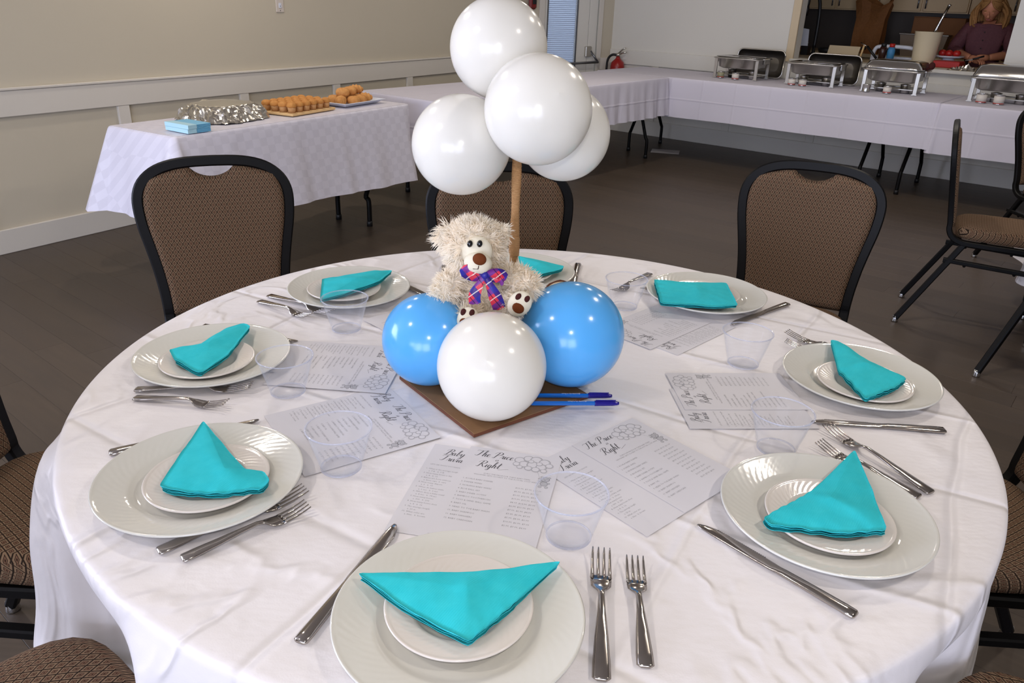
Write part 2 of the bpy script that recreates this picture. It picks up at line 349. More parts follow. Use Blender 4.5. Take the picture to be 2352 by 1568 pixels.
def place(name, me, parent=None, label=None, kind=None, cat=None, group=None, loc=None, rotz=None):
    o = bpy.data.objects.new(name, me); COL.objects.link(o)
    if parent: o.parent = parent
    if label: o['label'] = label
    if kind: o['kind'] = kind
    if cat: o['category'] = cat
    if group: o['group'] = group
    if loc is not None: o.location = loc
    if rotz is not None: o.rotation_euler = (0, 0, rotz)
    return o
def thing(name, label, cat, loc=(0, 0, 0), rotz=0.0, group=None, rot=None):
    o = bpy.data.objects.new(name, None); COL.objects.link(o); o.empty_display_size = 0.05
    o.location = loc; o.rotation_euler = rot if rot else (0, 0, rotz); o['label'] = label; o['category'] = cat
    if group: o['group'] = group
    return o
def dup(root, loc, rotz=None, label=None, group=None, rot=None, sc=None):
    r = root.copy(); COL.objects.link(r); r.location = loc
    if rotz is not None: r.rotation_euler = (0, 0, rotz)
    if rot is not None: r.rotation_euler = rot
    if sc is not None: r.scale = sc
    if label: r['label'] = label
    if group: r['group'] = group
    for ch in list(root.children):
        c = ch.copy(); COL.objects.link(c); c.parent = r
        for g in list(ch.children):
            d = g.copy(); COL.objects.link(d); d.parent = c
    return r
def structure(name, bm, m, parent=None): return bm.build(name, m, parent, kind='structure' if parent is None else None)
def catmull(pts, n=8):
    P = [Vector(p) for p in pts]; out = []
    for i in range(len(P) - 1):
        a, b, c, d = P[max(i - 1, 0)], P[i], P[i + 1], P[min(i + 2, len(P) - 1)]
        for k in range(n):
            t = k / n; out.append(0.5 * ((2 * b) + (c - a) * t + (2 * a - 5 * b + 4 * c - d) * t * t + (3 * b - a - 3 * c + d) * t ** 3))
    out.append(P[-1]); return out

# ================================================================== SETTING
# floor: a sub-floor slab and planks running along the back wall direction
fl = structure('floor', MB(MBK).box(-9.5, 9.5, -11.0, 10.5, -0.08, -0.006), M_gap)
pw = 0.127; PLH = 0.012
lens_ = (0.9, 1.25, 1.6, 1.95)
plank_me = []
for L in lens_:
    me = MB().box(-L / 2 + 0.0003, L / 2 - 0.0003, -pw / 2 + 0.0003, pw / 2 - 0.0003, -PLH, 0.0, 0.0002).mesh('plank'); me.materials.append(M_floor); plank_me.append((L, me))
def pix(p):
    d = Vector(p) - CAM; z = d.dot(W_)
    return (1176 + 1770 * d.dot(R_) / z, 784 - 1770 * d.dot(U_) / z, z) if z > 0.05 else (1e6, 1e6, z)
cands = []; row = 0; y = -10.9
while y < 7.0:
    x = -9.0 + (row * 0.53) % 1.3
    while x < 8.6:
        L, me = plank_me[random.randrange(4)]
        cands.append((x + L / 2, y, L, me)); x += L
    y += pw; row += 1
seen, rest = [], []
for cx, cy, L, me in cands:
    best = None
    for k in (-0.45, -0.2, 0, 0.2, 0.45):
        p = Bw(cx + k * L, cy); q = pix(p)
        if -40 < q[0] < 2392 and -40 < q[1] < 1608 and p.xy.length > 0.70 and not (p.x * eB.x + p.y * eB.y < -3.7): best = min(best or 1e9, q[2])
    (seen if best else rest).append((best or 99, cx, cy, L, me))
seen.sort(key=lambda t_: t_[0]); rest += seen[290:]; seen = seen[:290]
for _, cx, cy, L, me in seen:
    place('plank', me, fl, loc=Bw(cx, cy), rotz=ROTB)
rb = MB(MBK)
for _, cx, cy, L, me in rest:
    rb.box(cx - L / 2 + 0.0008, cx + L / 2 - 0.0008, cy - pw / 2 + 0.0008, cy + pw / 2 - 0.0008, -PLH, 0.0)
rb.build('plank', M_floor, fl, kind='stuff')

structure('ceiling', MB().box(-9.5, 9, -8, 12, 2.66, 2.76), M_ceil)
# left wall with rail, stiles, panels
WL0, WL1 = -8.2, 6.45
wl = structure('wall_left', MB(ML).box(WL0, -3.8, YL, YL + 0.15, 0, 2.66).box(-1.2, WL1, YL, YL + 0.15, 0, 2.66).box(-3.8, -1.2, YL, YL + 0.15, 0, 0.55).box(-3.8, -1.2, YL, YL + 0.15, 2.45, 2.66), M_wall)
MB(ML).box(-1.15, WL1, YL - 0.022, YL, 0.715, 0.848, 0.003).build('rail', M_trim, wl)
MB(ML).box(-1.15, WL1, YL - 0.030, YL, 0.848, 0.862, 0.003).build('rail_cap', M_trim, wl)
x = 1.735 - 0.905 * 10; k = 0
while x < WL1 - 0.1:
    if x > -1.1: MB(ML).box(x - 0.037, x + 0.037, YL - 0.020, YL, 0.13, 0.715, 0.002).build('stile', M_trim, wl)
    x += 0.905
structure('baseboard_left', MB(ML).box(WL0, WL1, YL - 0.024, YL, 0.0, 0.132, 0.003), M_trim)
# angled wall with the exit door
PA = Lw(WL1, YL); PC = Bw(-4.30, YB)
dv = (PC - PA); DL = dv.length; angD = atan2(dv.y, dv.x); MD = Matrix.Translation(PA) @ Matrix.Rotation(angD, 4, 'Z')
wdr = MB(MD)
wdr.box(0, 0.195, 0, 0.14, 0, 2.66); wdr.box(0.90, DL, 0, 0.14, 0, 2.66); wdr.box(0.195, 0.90, 0, 0.14, 2.1, 2.66)
wd_ = structure('wall_corner', wdr, M_wall)
MB(MD).box(0.90, DL, -0.02, 0, 0.66, 0.79, 0.003).build('rail', M_trim, wd_)
tr = structure('trim_1', MB(MD).box(0.13, 0.195, -0.02, 0.0, 0, 2.15, 0.003).box(0.885, 0.94, -0.02, 0.0, 0, 2.15, 0.003).box(0.13, 0.94, -0.02, 0.0, 2.1, 2.17, 0.003), M_trim)
dr = MB(MD); dr.box(0.197, 0.244, 0.01, 0.055, 0.01, 2.09, 0.002); dr.box(0.616, 0.772, 0.01, 0.055, 0.01, 2.09, 0.002); dr.box(0.244, 0.616, 0.01, 0.055, 0.01, 0.26); dr.box(0.244, 0.616, 0.01, 0.055, 1.95, 2.09)
dr.box(0.778, 0.883, 0.012, 0.05, 0.01, 2.09, 0.002)
door = structure('door_1', dr, M_white)
MB(MD).box(0.235, 0.625, 0.040, 0.045, 0.25, 1.96).build('glass_pane', M_glass, door)
fr = MB(MD); fr.box(0.238, 0.250, 0.0, 0.012, 0.24, 1.97); fr.box(0.610, 0.624, 0.0, 0.012, 0.24, 1.97); fr.build('glazing_bead', M_iron, door)
sl_me = MB(MD @ Matrix.Translation(Vector((0, 0, 0)))); 
zz = 0.30; ref = None
while zz < 1.93:
    if ref is None:
        b_ = MB(MD); b_.add([(0.252, 0.020, -0.0085), (0.608, 0.020, -0.0085), (0.608, 0.031, 0.0085), (0.252, 0.031, 0.0085), (0.252, 0.0206, -0.0092), (0.608, 0.0206, -0.0092), (0.608, 0.0316, 0.0078), (0.252, 0.0316, 0.0078)], [(0, 1, 2, 3), (7, 6, 5, 4), (0, 4, 5, 1), (3, 2, 6, 7), (0, 3, 7, 4), (1, 5, 6, 2)])
        ref = b_.mesh('slat'); ref.materials.append(M_blind)
    place('slat', ref, door, loc=(0, 0, zz)); zz += 0.0195
bar = MB(MD); bar.tube([(0.27, -0.075, 0.725), (0.875, -0.075, 0.748)], 0.013); bar.tube([(0.872, -0.075, 0.748), (0.80, -0.02, 0.86)], 0.012)
bar.build('panic_bar', M_iron, door)
MB(MD).box(0.735, 0.81, -0.03, 0.012, 0.80, 0.91, 0.006).build('latch_case', M_steel_r, door)
# back wall with a serving hatch
OX0, OX1, OZ0, OZ1 = -2.20, -0.42, 0.92, 1.82  # hatch top is out of view, set low to keep room light off the kitchen
bw_ = MB(MBK); bw_.box(-4.35, OX0, YB, YB + 0.13, 0, 2.66); bw_.box(OX1, 4.5, YB, YB + 0.13, 0, 2.66); bw_.box(OX0, OX1, YB, YB + 0.13, 0, OZ0); bw_.box(OX0, OX1, YB, YB + 0.13, OZ1, 2.66)
wb = structure('wall_back', bw_, M_white)
MB(MBK).box(-4.30, OX0 - 0.07, YB - 0.02, YB, 0.735, 0.885, 0.003).build('rail', M_white, wb)
MB(MBK).box(OX1 + 0.0, 4.4, YB - 0.02, YB, 0.735, 0.885, 0.003).build('rail', M_white, wb)
MB(MBK).box(OX0, OX1, YB - 0.02, YB, 0.66, 0.80, 0.003).build('rail', M_white, wb)
for x in (-3.7, -2.8, -1.9, -1.0, -0.1, 0.8, 1.7): MB(MBK).box(x - 0.04, x + 0.04, YB - 0.018, YB, 0.16, 0.735, 0.002).build('stile', M_white, wb)
structure('baseboard_back', MB(MBK).box(-4.30, 4.4, YB - 0.024, YB, 0, 0.16, 0.003), M_white)
structure('trim_2', MB(MBK).box(OX0 - 0.075, OX0, YB - 0.022, YB + 0.01, OZ0 - 0.03, OZ1 + 0.05, 0.003), M_cas)
structure('trim_3', MB(MBK).box(OX0 - 0.02, OX1 + 0.02, YB - 0.06, YB + 0.16, OZ0 - 0.03, OZ0 + 0.002, 0.004), M_white)
# walls behind and to the right of the viewpoint, with window openings
wf = MB(); xs = [(-6.3, -3.9), (-3.7, -1.3), (-1.1, 1.3)]; px_ = -9.0
for a, b in xs: wf.box(px_, a, -7.65, -7.5, 0, 2.66); wf.box(a, b, -7.65, -7.5, 0, 0.12); wf.box(a, b, -7.65, -7.5, 2.58, 2.66); px_ = b
wf.box(px_, 7.5, -7.65, -7.5, 0, 2.66); structure('wall_front', wf, M_wall)
structure('wall_right', MB().box(6.3, 6.45, -7.65, 6.5, 0, 2.66), M_wall)

# ------------------------------------------------------------------ kitchen behind the hatch (B frame)
K0 = YB + 0.13
structure('wall_kitchen', MB(MBK).box(-5.0, 4.0, 9.40, 9.5, 0, 2.66), M_dark)
structure('wall_kitchen_left', MB(MBK).box(-4.6, -4.5, K0, 9.4, 0, 2.66), M_dark)
structure('wall_kitchen_right', MB(MBK).box(2.6, 2.7, K0, 9.4, 0, 2.66), M_dark)
def bthing(name, label, cat, x, y, z, rot=0.0, group=None): return thing(name, label, cat, Bw(x, y, z), ROTB + rot, group)
c1 = bthing('kitchen_counter', 'pale kitchen counter just inside the serving hatch', 'counter', 0, 0, 0)
MB().box(-3.2, 1.5, K0 + 0.01, 7.62, 0.88, 0.92, 0.005).build('countertop', M_counter, c1); MB().box(-3.2, 1.5, K0 + 0.03, 7.55, 0, 0.88).build('base_cabinet', M_kcab, c1)
c2 = bthing('rear_counter', 'rear kitchen counter under the wall cabinets', 'counter', 0, 0, 0)
MB().box(-4.4, 1.2, 8.70, 9.39, 0.88, 0.92, 0.005).build('countertop', M_counter, c2); MB().box(-4.4, 1.2, 8.76, 9.38, 0, 0.88).build('base_cabinet', M_kcab, c2)
xk = -4.02
for k in range(6):
    names = ('first', 'second', 'third', 'fourth', 'fifth', 'sixth')
    cb = bthing('wall_cabinet', 'cream kitchen wall cabinet, %s from the left of the row seen through the hatch' % names[k], 'cabinet', xk, 9.05, 1.365, group='kitchen wall cabinets')
    MB().box(0, 0.93, 0.0, 0.34, 0, 0.85).build('body', M_kcab, cb)
    for j in (0, 1):
        d = MB().box(0.012 + j * 0.465, 0.453 + j * 0.465, -0.02, 0.0, 0.012, 0.84, 0.004).build('door', M_kcab, cb)
        hx = 0.425 if j == 0 else 0.505
        MB().tube([(hx, -0.045, 0.04), (hx, -0.045, 0.17)], 0.007).box(hx - 0.004, hx + 0.004, -0.045, -0.02, 0.05, 0.058).box(hx - 0.004, hx + 0.004, -0.045, -0.02, 0.15, 0.158).build('handle', M_iron, d)
    xk += 0.94
# lamp of the kitchen
area('kitchen_lamp', Bw(-0.9, 8.2, 2.5), (0, 0, -1), 0.5, 0.5, 1.1, (1.0, 0.76, 0.48))

bag = bthing('paper_bag', 'tall brown paper grocery bag with a crumpled open top on the rear counter', 'bag', -2.12, 8.84, 0.92)
def bagring(w, d, z, tw):
    return [(x * w + tw * sin(5 * i), y * d + tw * cos(3 * i), z + (tw * sin(i * 1.7) * 1.6)) for i, (x, y) in enumerate(((-1, -1), (-0.5, -0.85), (0, -1), (0.5, -0.88), (1, -1), (0.9, 0), (1, 1), (0.4, 0.9), (-0.4, 0.9), (-1, 1), (-0.9, 0)))]
MB().loft([bagring(0.15, 0.1, 0, 0), bagring(0.155, 0.1, 0.2, 0.004), bagring(0.15, 0.1, 0.36, 0.012), bagring(0.17, 0.11, 0.46, 0.02), bagring(0.19, 0.12, 0.54, 0.03), bagring(0.16, 0.09, 0.50, 0.02)], False, False).build('bag_body', M_kraft, bag)
bx = bthing('cardboard_box', 'brown cardboard box on the rear counter beside the paper bag', 'box', -1.45, 9.1, 0.92)
MB().box(-0.26, 0.26, -0.16, 0.16, 0, 0.40, 0.004).build('carton', M_card, bx); MB().box(-0.26, 0.0, -0.17, 0.16, 0.40, 0.406).build('flap', M_card, bx)
bn = bthing('storage_bin', 'grey plastic storage bin behind the batter tub on the rear counter', 'bin', -1.52, 8.80, 0.92)
MB().loft([[(-.2, -.06, 0), (.2, -.06, 0), (.2, .06, 0), (-.2, .06, 0)], [(-.24, -.08, .22), (.24, -.08, .22), (.24, .08, .22), (-.24, .08, .22)]]).build('tub', mat('bin_grey', rgb(130, 112, 92), 0.4), bn); MB().box(-.25, .25, -.09, .09, .22, .235, .003).build('rim', M_steel_d, bn)
fa = bthing('sink_faucet', 'black pull-down spring faucet standing at the left of the kitchen counter', 'faucet', -2.30, 7.66, 0.92)
MB().lathe([(0.03, 0), (0.03, 0.02), (0.018, 0.03), (0.016, 0.1)], 16).build('base', M_rubber, fa)
MB().tube(catmull([(0, 0, 0.08), (0, 0, 0.3), (-0.01, 0, 0.45), (-0.03, -0.02, 0.56), (-0.07, -0.03, 0.60), (-0.12, -0.03, 0.57), (-0.13, -0.03, 0.48)], 6), [0.018] * 37).build('spring_hose', M_rubber, fa)
MB().lathe([(0.016, -0.08), (0.022, -0.02), (0.016, 0.02)], 14, c=(-0.13, -0.03, 0.46)).build('spray_head', M_rubber, fa)
sb = bthing('steel_basin', 'dark pan with a long black handle lying behind the beige board', 'pan', -2.05, 7.58, 0.925)
MB().lathe([(0.0, 0), (0.11, 0), (0.125, 0.045), (0.12, 0.045), (0.106, 0.006), (0, 0.006)], 28, c=(-0.05, 0, 0.035)).build('pan_body', M_rubber, sb); MB().tube([(0.07, -0.0, 0.075), (0.30, -0.02, 0.10)], 0.013).build('handle', M_rubber, sb)
sl = bthing('cutting_slab', 'beige chopping board propped up on the kitchen counter', 'board', -1.91, 7.40, 0.92)
MB().add([(-.15, -.04, 0), (.15, -.04, 0), (.15, .02, .12), (-.15, .02, .12), (-.15, -.025, 0), (.15, -.025, 0), (.15, .035, .12), (-.15, .035, .12)], [(0, 1, 2, 3), (7, 6, 5, 4), (0, 4, 5, 1), (3, 2, 6, 7), (0, 3, 7, 4), (1, 5, 6, 2)]).build('slab', M_counter, sl)
rd = bthing('honing_rod', 'thin pale rod standing beside the beige chopping board', 'rod', -1.73, 7.36, 0.92)
MB().tube([(0, 0, 0), (0.02, 0.0, 0.14)], 0.009).build('shaft', M_cboard, rd)
kn = bthing('turner', 'kitchen turner with a black handle leaning on the counter', 'utensil', -1.63, 7.34, 0.92)
MB().tube([(0.06, 0, 0.03), (-0.05, 0.02, 0.13)], 0.012).build('handle', M_rubber, kn); MB().tube([(-0.05, 0.02, 0.13), (-0.12, 0.03, 0.16)], 0.005).build('shank', M_steel, kn)
tb = bthing('batter_tub', 'tall clear tub of cream batter on the kitchen counter with a whisk in it', 'tub', -1.144, 7.30, 0.92)
MB().lathe([(0.0, 0), (0.09, 0), (0.098, 0.19), (0.0, 0.19)], 32).build('batter', M_cream_tub, tb)
MB().lathe([(0.094, 0.0), (0.118, 0.285), (0.122, 0.29), (0.114, 0.285), (0.0985, 0.192)], 32, closed=True).build('tub_wall', M_tub, tb)
wh = bthing('whisk', 'steel whisk handle sticking up out of the batter tub', 'utensil', -1.12, 7.30, 1.10)
MB().tube([(0, 0, 0.02), (0.03, 0.0, 0.13), (0.055, 0, 0.22), (0.09, 0, 0.33)], [0.012, 0.016, 0.011, 0.012]).build('handle', M_steel, wh); MB().lathe([(0.0, -.012), (0.018, 0), (0.0, 0.012)], 12, c=(0.092, 0, 0.335)).build('end_cap', M_steel, wh)
for nm, x, lab, m1, m2 in (('sauce_bottle', -1.50, 'dark brown sauce bottle left of the batter tub', M_bottle, M_rubber), ('spray_can', -1.425, 'blue labelled bottle with a red cap between the dark bottle and the tub', M_blue, M_redplas)):
    o = bthing(nm, lab, 'bottle', x, 7.26, 0.92)
    MB().lathe([(0, 0), (0.032, 0), (0.034, 0.11), (0.026, 0.14), (0.0, 0.14)], 20).build('bottle_body', m1, o); MB().lathe([(0.024, 0.14), (0.024, 0.172), (0, 0.172)], 16).build('cap', m2, o)
rk = bthing('serving_tray', 'white plastic handled carrier behind the sauce bottles', 'tray', -1.44, 7.45, 0.92)
MB().tube(catmull([(-.2, 0, 0), (-.19, 0, .1), (-.13, 0, .135), (.13, 0, .135), (.19, 0, .1), (.2, 0, 0)], 5), 0.018).build('handle', M_tray, rk); MB().box(-.2, .2, -.03, .1, 0, .05, .006).build('tray_body', M_tray, rk)
fp = bthing('food_plate', 'white plate holding red tomatoes beside the woman', 'plate', -0.965, 7.46, 0.92)
MB().lathe([(0, 0.07), (0.09, 0.07), (0.13, 0.085), (0.128, 0.09), (0.088, 0.076), (0, 0.076)], 28).build('plate_body', M_tray, fp); MB().lathe([(0, 0), (0.06, 0), (0.05, 0.07), (0, 0.07)], 20).build('stand', M_tray, fp)
for k, (dx, dy, lab) in enumerate(((-.06, 0, 'left'), (0.0, -.02, 'middle'), (0.06, 0.0, 'right'))):
    o = bthing('tomato', 'red tomato, %s one on the white kitchen plate' % lab, 'tomato', -0.965 + dx, 7.46 + dy, 1.000, group='tomatoes on the kitchen plate')
    MB().ball((0, 0, 0.03), 0.036, 0.036, 0.031).build('flesh', M_redplas, o); MB().ball((0, 0, 0.06), 0.008, 0.008, 0.004, 8, 6).build('stem', mat('leaf_green', rgb(60, 90, 40)), o)
rm = bthing('red_board', 'red chopping mat on the kitchen counter by the woman', 'board', -0.92, 7.25, 0.92)
MB().box(-.1, .12, -.1, .1, 0, .055, .004).build('mat_body', M_redplas, rm)
op = bthing('orange_plate', 'plate of orange food at the left end of the hatch', 'plate', -2.60, 7.9, 0.92)
MB().lathe([(0, 0.09), (0.10, 0.09), (0.14, 0.105), (0.138, 0.11), (0.098, 0.096), (0, 0.096)], 24).build('plate_body', M_tray, op); MB().lathe([(0, 0), (0.08, 0), (0.07, 0.09), (0, 0.09)], 20).build('stand', M_steel, op); MB().ball((0, 0, 0.105), 0.095, 0.095, 0.03, 16, 8).build('food', M_orange, op)
ph = bthing('propped_card', 'white card propped upright beside the black faucet', 'card', -2.40, 7.62, 0.92)
MB().add([(-.03, 0, .09), (.045, 0, .08), (.02, .03, .25), (-.055, .03, .26), (-.03, .006, .09), (.045, .006, .08), (.02, .036, .25), (-.055, .036, .26)], [(0, 1, 2, 3), (7, 6, 5, 4), (0, 4, 5, 1), (3, 2, 6, 7), (0, 3, 7, 4), (1, 5, 6, 2)]).build('card_body', M_tray, ph); MB().box(-.02, .05, 0.0, .09, 0, .09).build('holder', M_rubber, ph)

# ------------------------------------------------------------------ woman at the kitchen counter
def skin_mesh(name, joints, bones, parent, m, levels=2):
    me = bpy.data.meshes.new(name); names = list(joints); idx = {n: i for i, n in enumerate(names)}
    me.from_pydata([joints[n][0] for n in names], [(idx[a], idx[b]) for a, b in bones], [])
    o = place(name, me, parent); o.modifiers.new('skin', 'SKIN'); sk = me.skin_vertices[0].data if me.skin_vertices else None
    if sk is None:
        bpy.context.view_layer.objects.active = o; bpy.ops.mesh.customdata_skin_add(); sk = me.skin_vertices[0].data
    for n in names:
        r = joints[n][1]; sk[idx[n]].radius = (r, r) if isinstance(r, (int, float)) else r
    sk[0].use_root = True; o.modifiers['skin'].use_smooth_shade = True
    s = o.modifiers.new('sub', 'SUBSURF'); s.levels = levels; s.render_levels = levels
    me.materials.append(m); return o
wo = bthing('person', 'woman with blond hair in a mauve sweater looking down at her hands behind the hatch', 'person', -0.76, 7.82, 0.0)
J = {'pelvis': ((0, 0.06, 0.86), 0.15), 'waist': ((0, 0.04, 0.98), 0.135), 'chest': ((0, 0.0, 1.14), (0.155, 0.12)), 'neckbase': ((0, -0.03, 1.275), 0.075), 'neck': ((0, -0.055, 1.32), 0.055),
     'shl': ((-0.17, 0.0, 1.23), 0.07), 'ell': ((-0.25, -0.06, 1.04), 0.052), 'wrl': ((-0.03, -0.30, 1.00), 0.028), 'shr': ((0.17, 0.0, 1.23), 0.07), 'elr': ((0.26, -0.06, 1.04), 0.052), 'wrr': ((0.10, -0.30, 1.01), 0.028),
     'hipl': ((-0.09, 0.07, 0.80), 0.10), 'knl': ((-0.10, 0.06, 0.45), 0.065), 'anl': ((-0.10, 0.09, 0.07), 0.042), 'hipr': ((0.09, 0.07, 0.80), 0.10), 'knr': ((0.10, 0.06, 0.45), 0.065), 'anr': ((0.10, 0.09, 0.07), 0.042), 'tol': ((-0.10, -0.06, 0.035), 0.035), 'tor': ((0.10, -0.06, 0.035), 0.035)}
BN = [('pelvis', 'waist'), ('waist', 'chest'), ('chest', 'neckbase'), ('neckbase', 'neck'), ('chest', 'shl'), ('shl', 'ell'), ('ell', 'wrl'), ('chest', 'shr'), ('shr', 'elr'), ('elr', 'wrr'), ('pelvis', 'hipl'), ('hipl', 'knl'), ('knl', 'anl'), ('pelvis', 'hipr'), ('hipr', 'knr'), ('knr', 'anr'), ('anl', 'tol'), ('anr', 'tor')]
skin_mesh('body', J, BN, wo, M_skin, 1)
g = 0.016
JS = {k: (p, (r + g) if isinstance(r, (int, float)) else tuple(x + g for x in r)) for k, (p, r) in J.items() if k in ('pelvis', 'waist', 'chest', 'shl', 'ell', 'shr', 'elr')}
JS['neckbase'] = ((0, -0.02, 1.265), 0.088)
for sd in 'lr':
    e, w_ = Vector(J['el' + sd][0]), Vector(J['wr' + sd][0]); JS['fa' + sd] = (tuple(e.lerp(w_, 0.45)), 0.056)
skin_mesh('sweater', JS, [('pelvis', 'waist'), ('waist', 'chest'), ('chest', 'neckbase'), ('chest', 'shl'), ('shl', 'ell'), ('ell', 'fal'), ('chest', 'shr'), ('shr', 'elr'), ('elr', 'far')], wo, M_sweater, 2)
bt = MB()
for z in (1.22, 1.15, 1.08): bt.ball((0.0, -0.152 + (1.22 - z) * 0.05, z), 0.006, 0.004, 0.006, 8, 6)
bt.build('button', M_rubber, wo)
RH = Matrix.Rotation(radians(34), 3, 'X')
hd = MB(); hc = Vector((0, -0.10, 1.425))
def headpt(p): return hc + RH @ Vector(p)
hv = MB()
for i in range(17):
    t = pi * i / 16
    hv.v += [headpt((0.078 * sin(t) * cos(a) * (0.80 if cos(t) < -0.3 else 1.0) * (1 if cos(t) > -0.3 else 1 + 0.25 * (cos(t) + 0.3)), 0.098 * sin(t) * sin(a) - (0.012 if cos(t) < -0.4 else 0) * sin(t), 0.118 * cos(t))) for a in [2 * pi * j / 24 for j in range(24)]]
for i in range(16):
    for j in range(24):
        k = (j + 1) % 24; hv.f.append((i * 24 + j, (i + 1) * 24 + j, (i + 1) * 24 + k, i * 24 + k)); hv.sm.append(True)
head = hv.build('head', M_skin, wo)
nz = MB(); nz.ball(headpt((0, -0.102, -0.02)), 0.014, 0.016, 0.02, 12, 8, RH); nz.ball(headpt((0, -0.098, 0.005)), 0.009, 0.012, 0.025, 10, 8, RH); nz.build('nose', M_skin, head)
ey = MB(); [ey.ball(headpt((s_ * 0.032, -0.086, 0.008)), 0.013, 0.008, 0.006, 10, 8, RH) for s_ in (-1, 1)]; ey.build('eyelids', M_skin, head)
br_ = MB(); [br_.ball(headpt((s_ * 0.032, -0.088, 0.028)), 0.018, 0.006, 0.004, 10, 6, RH) for s_ in (-1, 1)]; br_.build('eyebrows', M_hair, head)
MB().ball(headpt((0, -0.092, -0.055)), 0.024, 0.010, 0.007, 12, 8, RH).build('mouth', M_lip, head)
hr = MB()
hr.ball(headpt((0, 0.022, 0.025)), 0.090, 0.098, 0.112, 20, 14, RH)
rh = random.Random(3)
for k in range(110):
    a = rh.uniform(-0.35 * pi, 1.35 * pi); top = headpt((0.082 * cos(a), 0.02 + 0.09 * sin(a), rh.uniform(0.0, 0.07)))
    if sin(a) < -0.4: continue
    x_ = 0.115 * cos(a) + rh.uniform(-.02, .02); y_ = -0.04 + 0.09 * sin(a) + rh.uniform(-.01, .02)
    e = Vector((x_ * 1.08, y_ - 0.02, 1.27 + rh.uniform(-.05, .05)))
    mid = (top + e) / 2 + Vector((0.035 * cos(a) + rh.uniform(-.012, .012), 0.012, 0.02))
    hr.tube(catmull([top, mid, e], 4), [0.013, 0.014, 0.014, 0.014, 0.014, 0.013, 0.012, 0.009, 0.004][:9], 6)
for s_ in (-1, 1):
    for k in range(8): hr.tube(catmull([headpt((s_ * 0.01, -0.06, 0.105)), headpt((s_ * (0.045 + 0.005 * k), -0.096 + 0.008 * k, 0.07)), headpt((s_ * (0.085), -0.055 + 0.01 * k, 0.01))], 4), 0.008, 5)
hr.build('hair', M_hair, wo)
def hand(parent, wrist, dirv, side, up=(0, 0, 1), s_=1.0):
    d = Vector(dirv).normalized(); u = Vector(up); u = (u - d * u.dot(d)).normalized(); l = d.cross(u) * side
    b = MB(); w = Vector(wrist)
    b.tube([w - d * 0.012, w + d * 0.02, w + d * 0.055, w + d * 0.088], [0.024, 0.030, 0.034, 0.028], 10)
    for k, (off, ln) in enumerate(((-0.028, 0.070), (-0.009, 0.080), (0.010, 0.075), (0.027, 0.058))):
        p0 = w + d * 0.078 + l * off; p1 = p0 + d * ln * 0.45 + u * 0.004; p2 = p1 + d * ln * 0.28 - u * ln * 0.22; p3 = p2 + d * ln * 0.10 - u * ln * 0.28
        b.tube([p0, p1, p2, p3], [0.010, 0.0092, 0.0085, 0.006], 8)
    t0 = w + d * 0.025 - l * 0.028; b.tube([t0, t0 + d * 0.03 - l * 0.022 - u * 0.005, t0 + d * 0.055 - l * 0.018 - u * 0.02], [0.013, 0.011, 0.008], 8)
    b.build('hand', M_skin, parent)
hand(wo, J['wrl'][0], (0.75, -0.35, -0.18), 1); hand(wo, J['wrr'][0], (-0.72, -0.35, -0.10), -1)
pr_ = bthing('paring_knife', 'small knife held in the hands of the woman', 'knife', -0.72, 7.42, 0.995)
MB().tube([(0.05, 0.0, 0.03), (-0.03, -0.03, 0.0)], 0.008).build('handle', M_rubber, pr_); MB().add([(-.03, -.03, 0.006), (-.09, -.055, -.014), (-.03, -.03, -.012), (-.03, -.028, .006), (-.09, -.053, -.014), (-.03, -.028, -.012)], [(0, 1, 2), (5, 4, 3), (0, 3, 4, 1), (1, 4, 5, 2), (2, 5, 3, 0)]).build('blade', M_steel, pr_)

# ================================================================== BUFFET TABLES
TZ = 0.745
def folding_table(name, label, M0rot, x0, x1, y0, y1, legs_at, along='y', group=None):
    """folding banquet table in frame coordinates; legs_at = positions of the wishbone leg frames along its length"""
    ML_ = MBK if M0rot == ROTB else ML
    o = thing(name, label, 'table', ML_ @ Vector((0, 0, 0)), M0rot, group)
    MB().box(x0, x1, y0, y1, TZ - 0.035, TZ - 0.006, 0.004).build('tabletop', M_counter, o)
    for p in legs_at:
        b = MB()
        if along == 'y':
            c = (x0 + x1) / 2; h = (x1 - x0) / 2 - 0.10
            P = lambda u, z: (c + u, p, z)
        else:
            c = (y0 + y1) / 2; h = (y1 - y0) / 2 - 0.10
            P = lambda u, z: (p, c + u, z)
        pts1 = [P(-0.16, TZ - 0.04), P(-0.16, 0.44), P(-0.19, 0.37), P(-h + 0.02, 0.20), P(-h, 0.16), P(-h, 0.012)]
        pts2 = [P(0.16, TZ - 0.04), P(0.16, 0.44), P(0.19, 0.37), P(h - 0.02, 0.20), P(h, 0.16), P(h, 0.012)]
        for pts in (pts1, pts2):
            l = MB().tube(catmull(pts, 4), 0.0155, 8).build('leg', M_black, o)
            e = pts[-1]; MB().lathe([(0.019, 0.0), (0.019, 0.03), (0.016, 0.034)], 10, c=(e[0], e[1], 0.0)).build('rubber_foot', M_rubber, l)
        MB().tube([P(-0.18, 0.39), P(0.18, 0.39)], 0.012, 8).build('cross_bar', M_black, o)
    return o
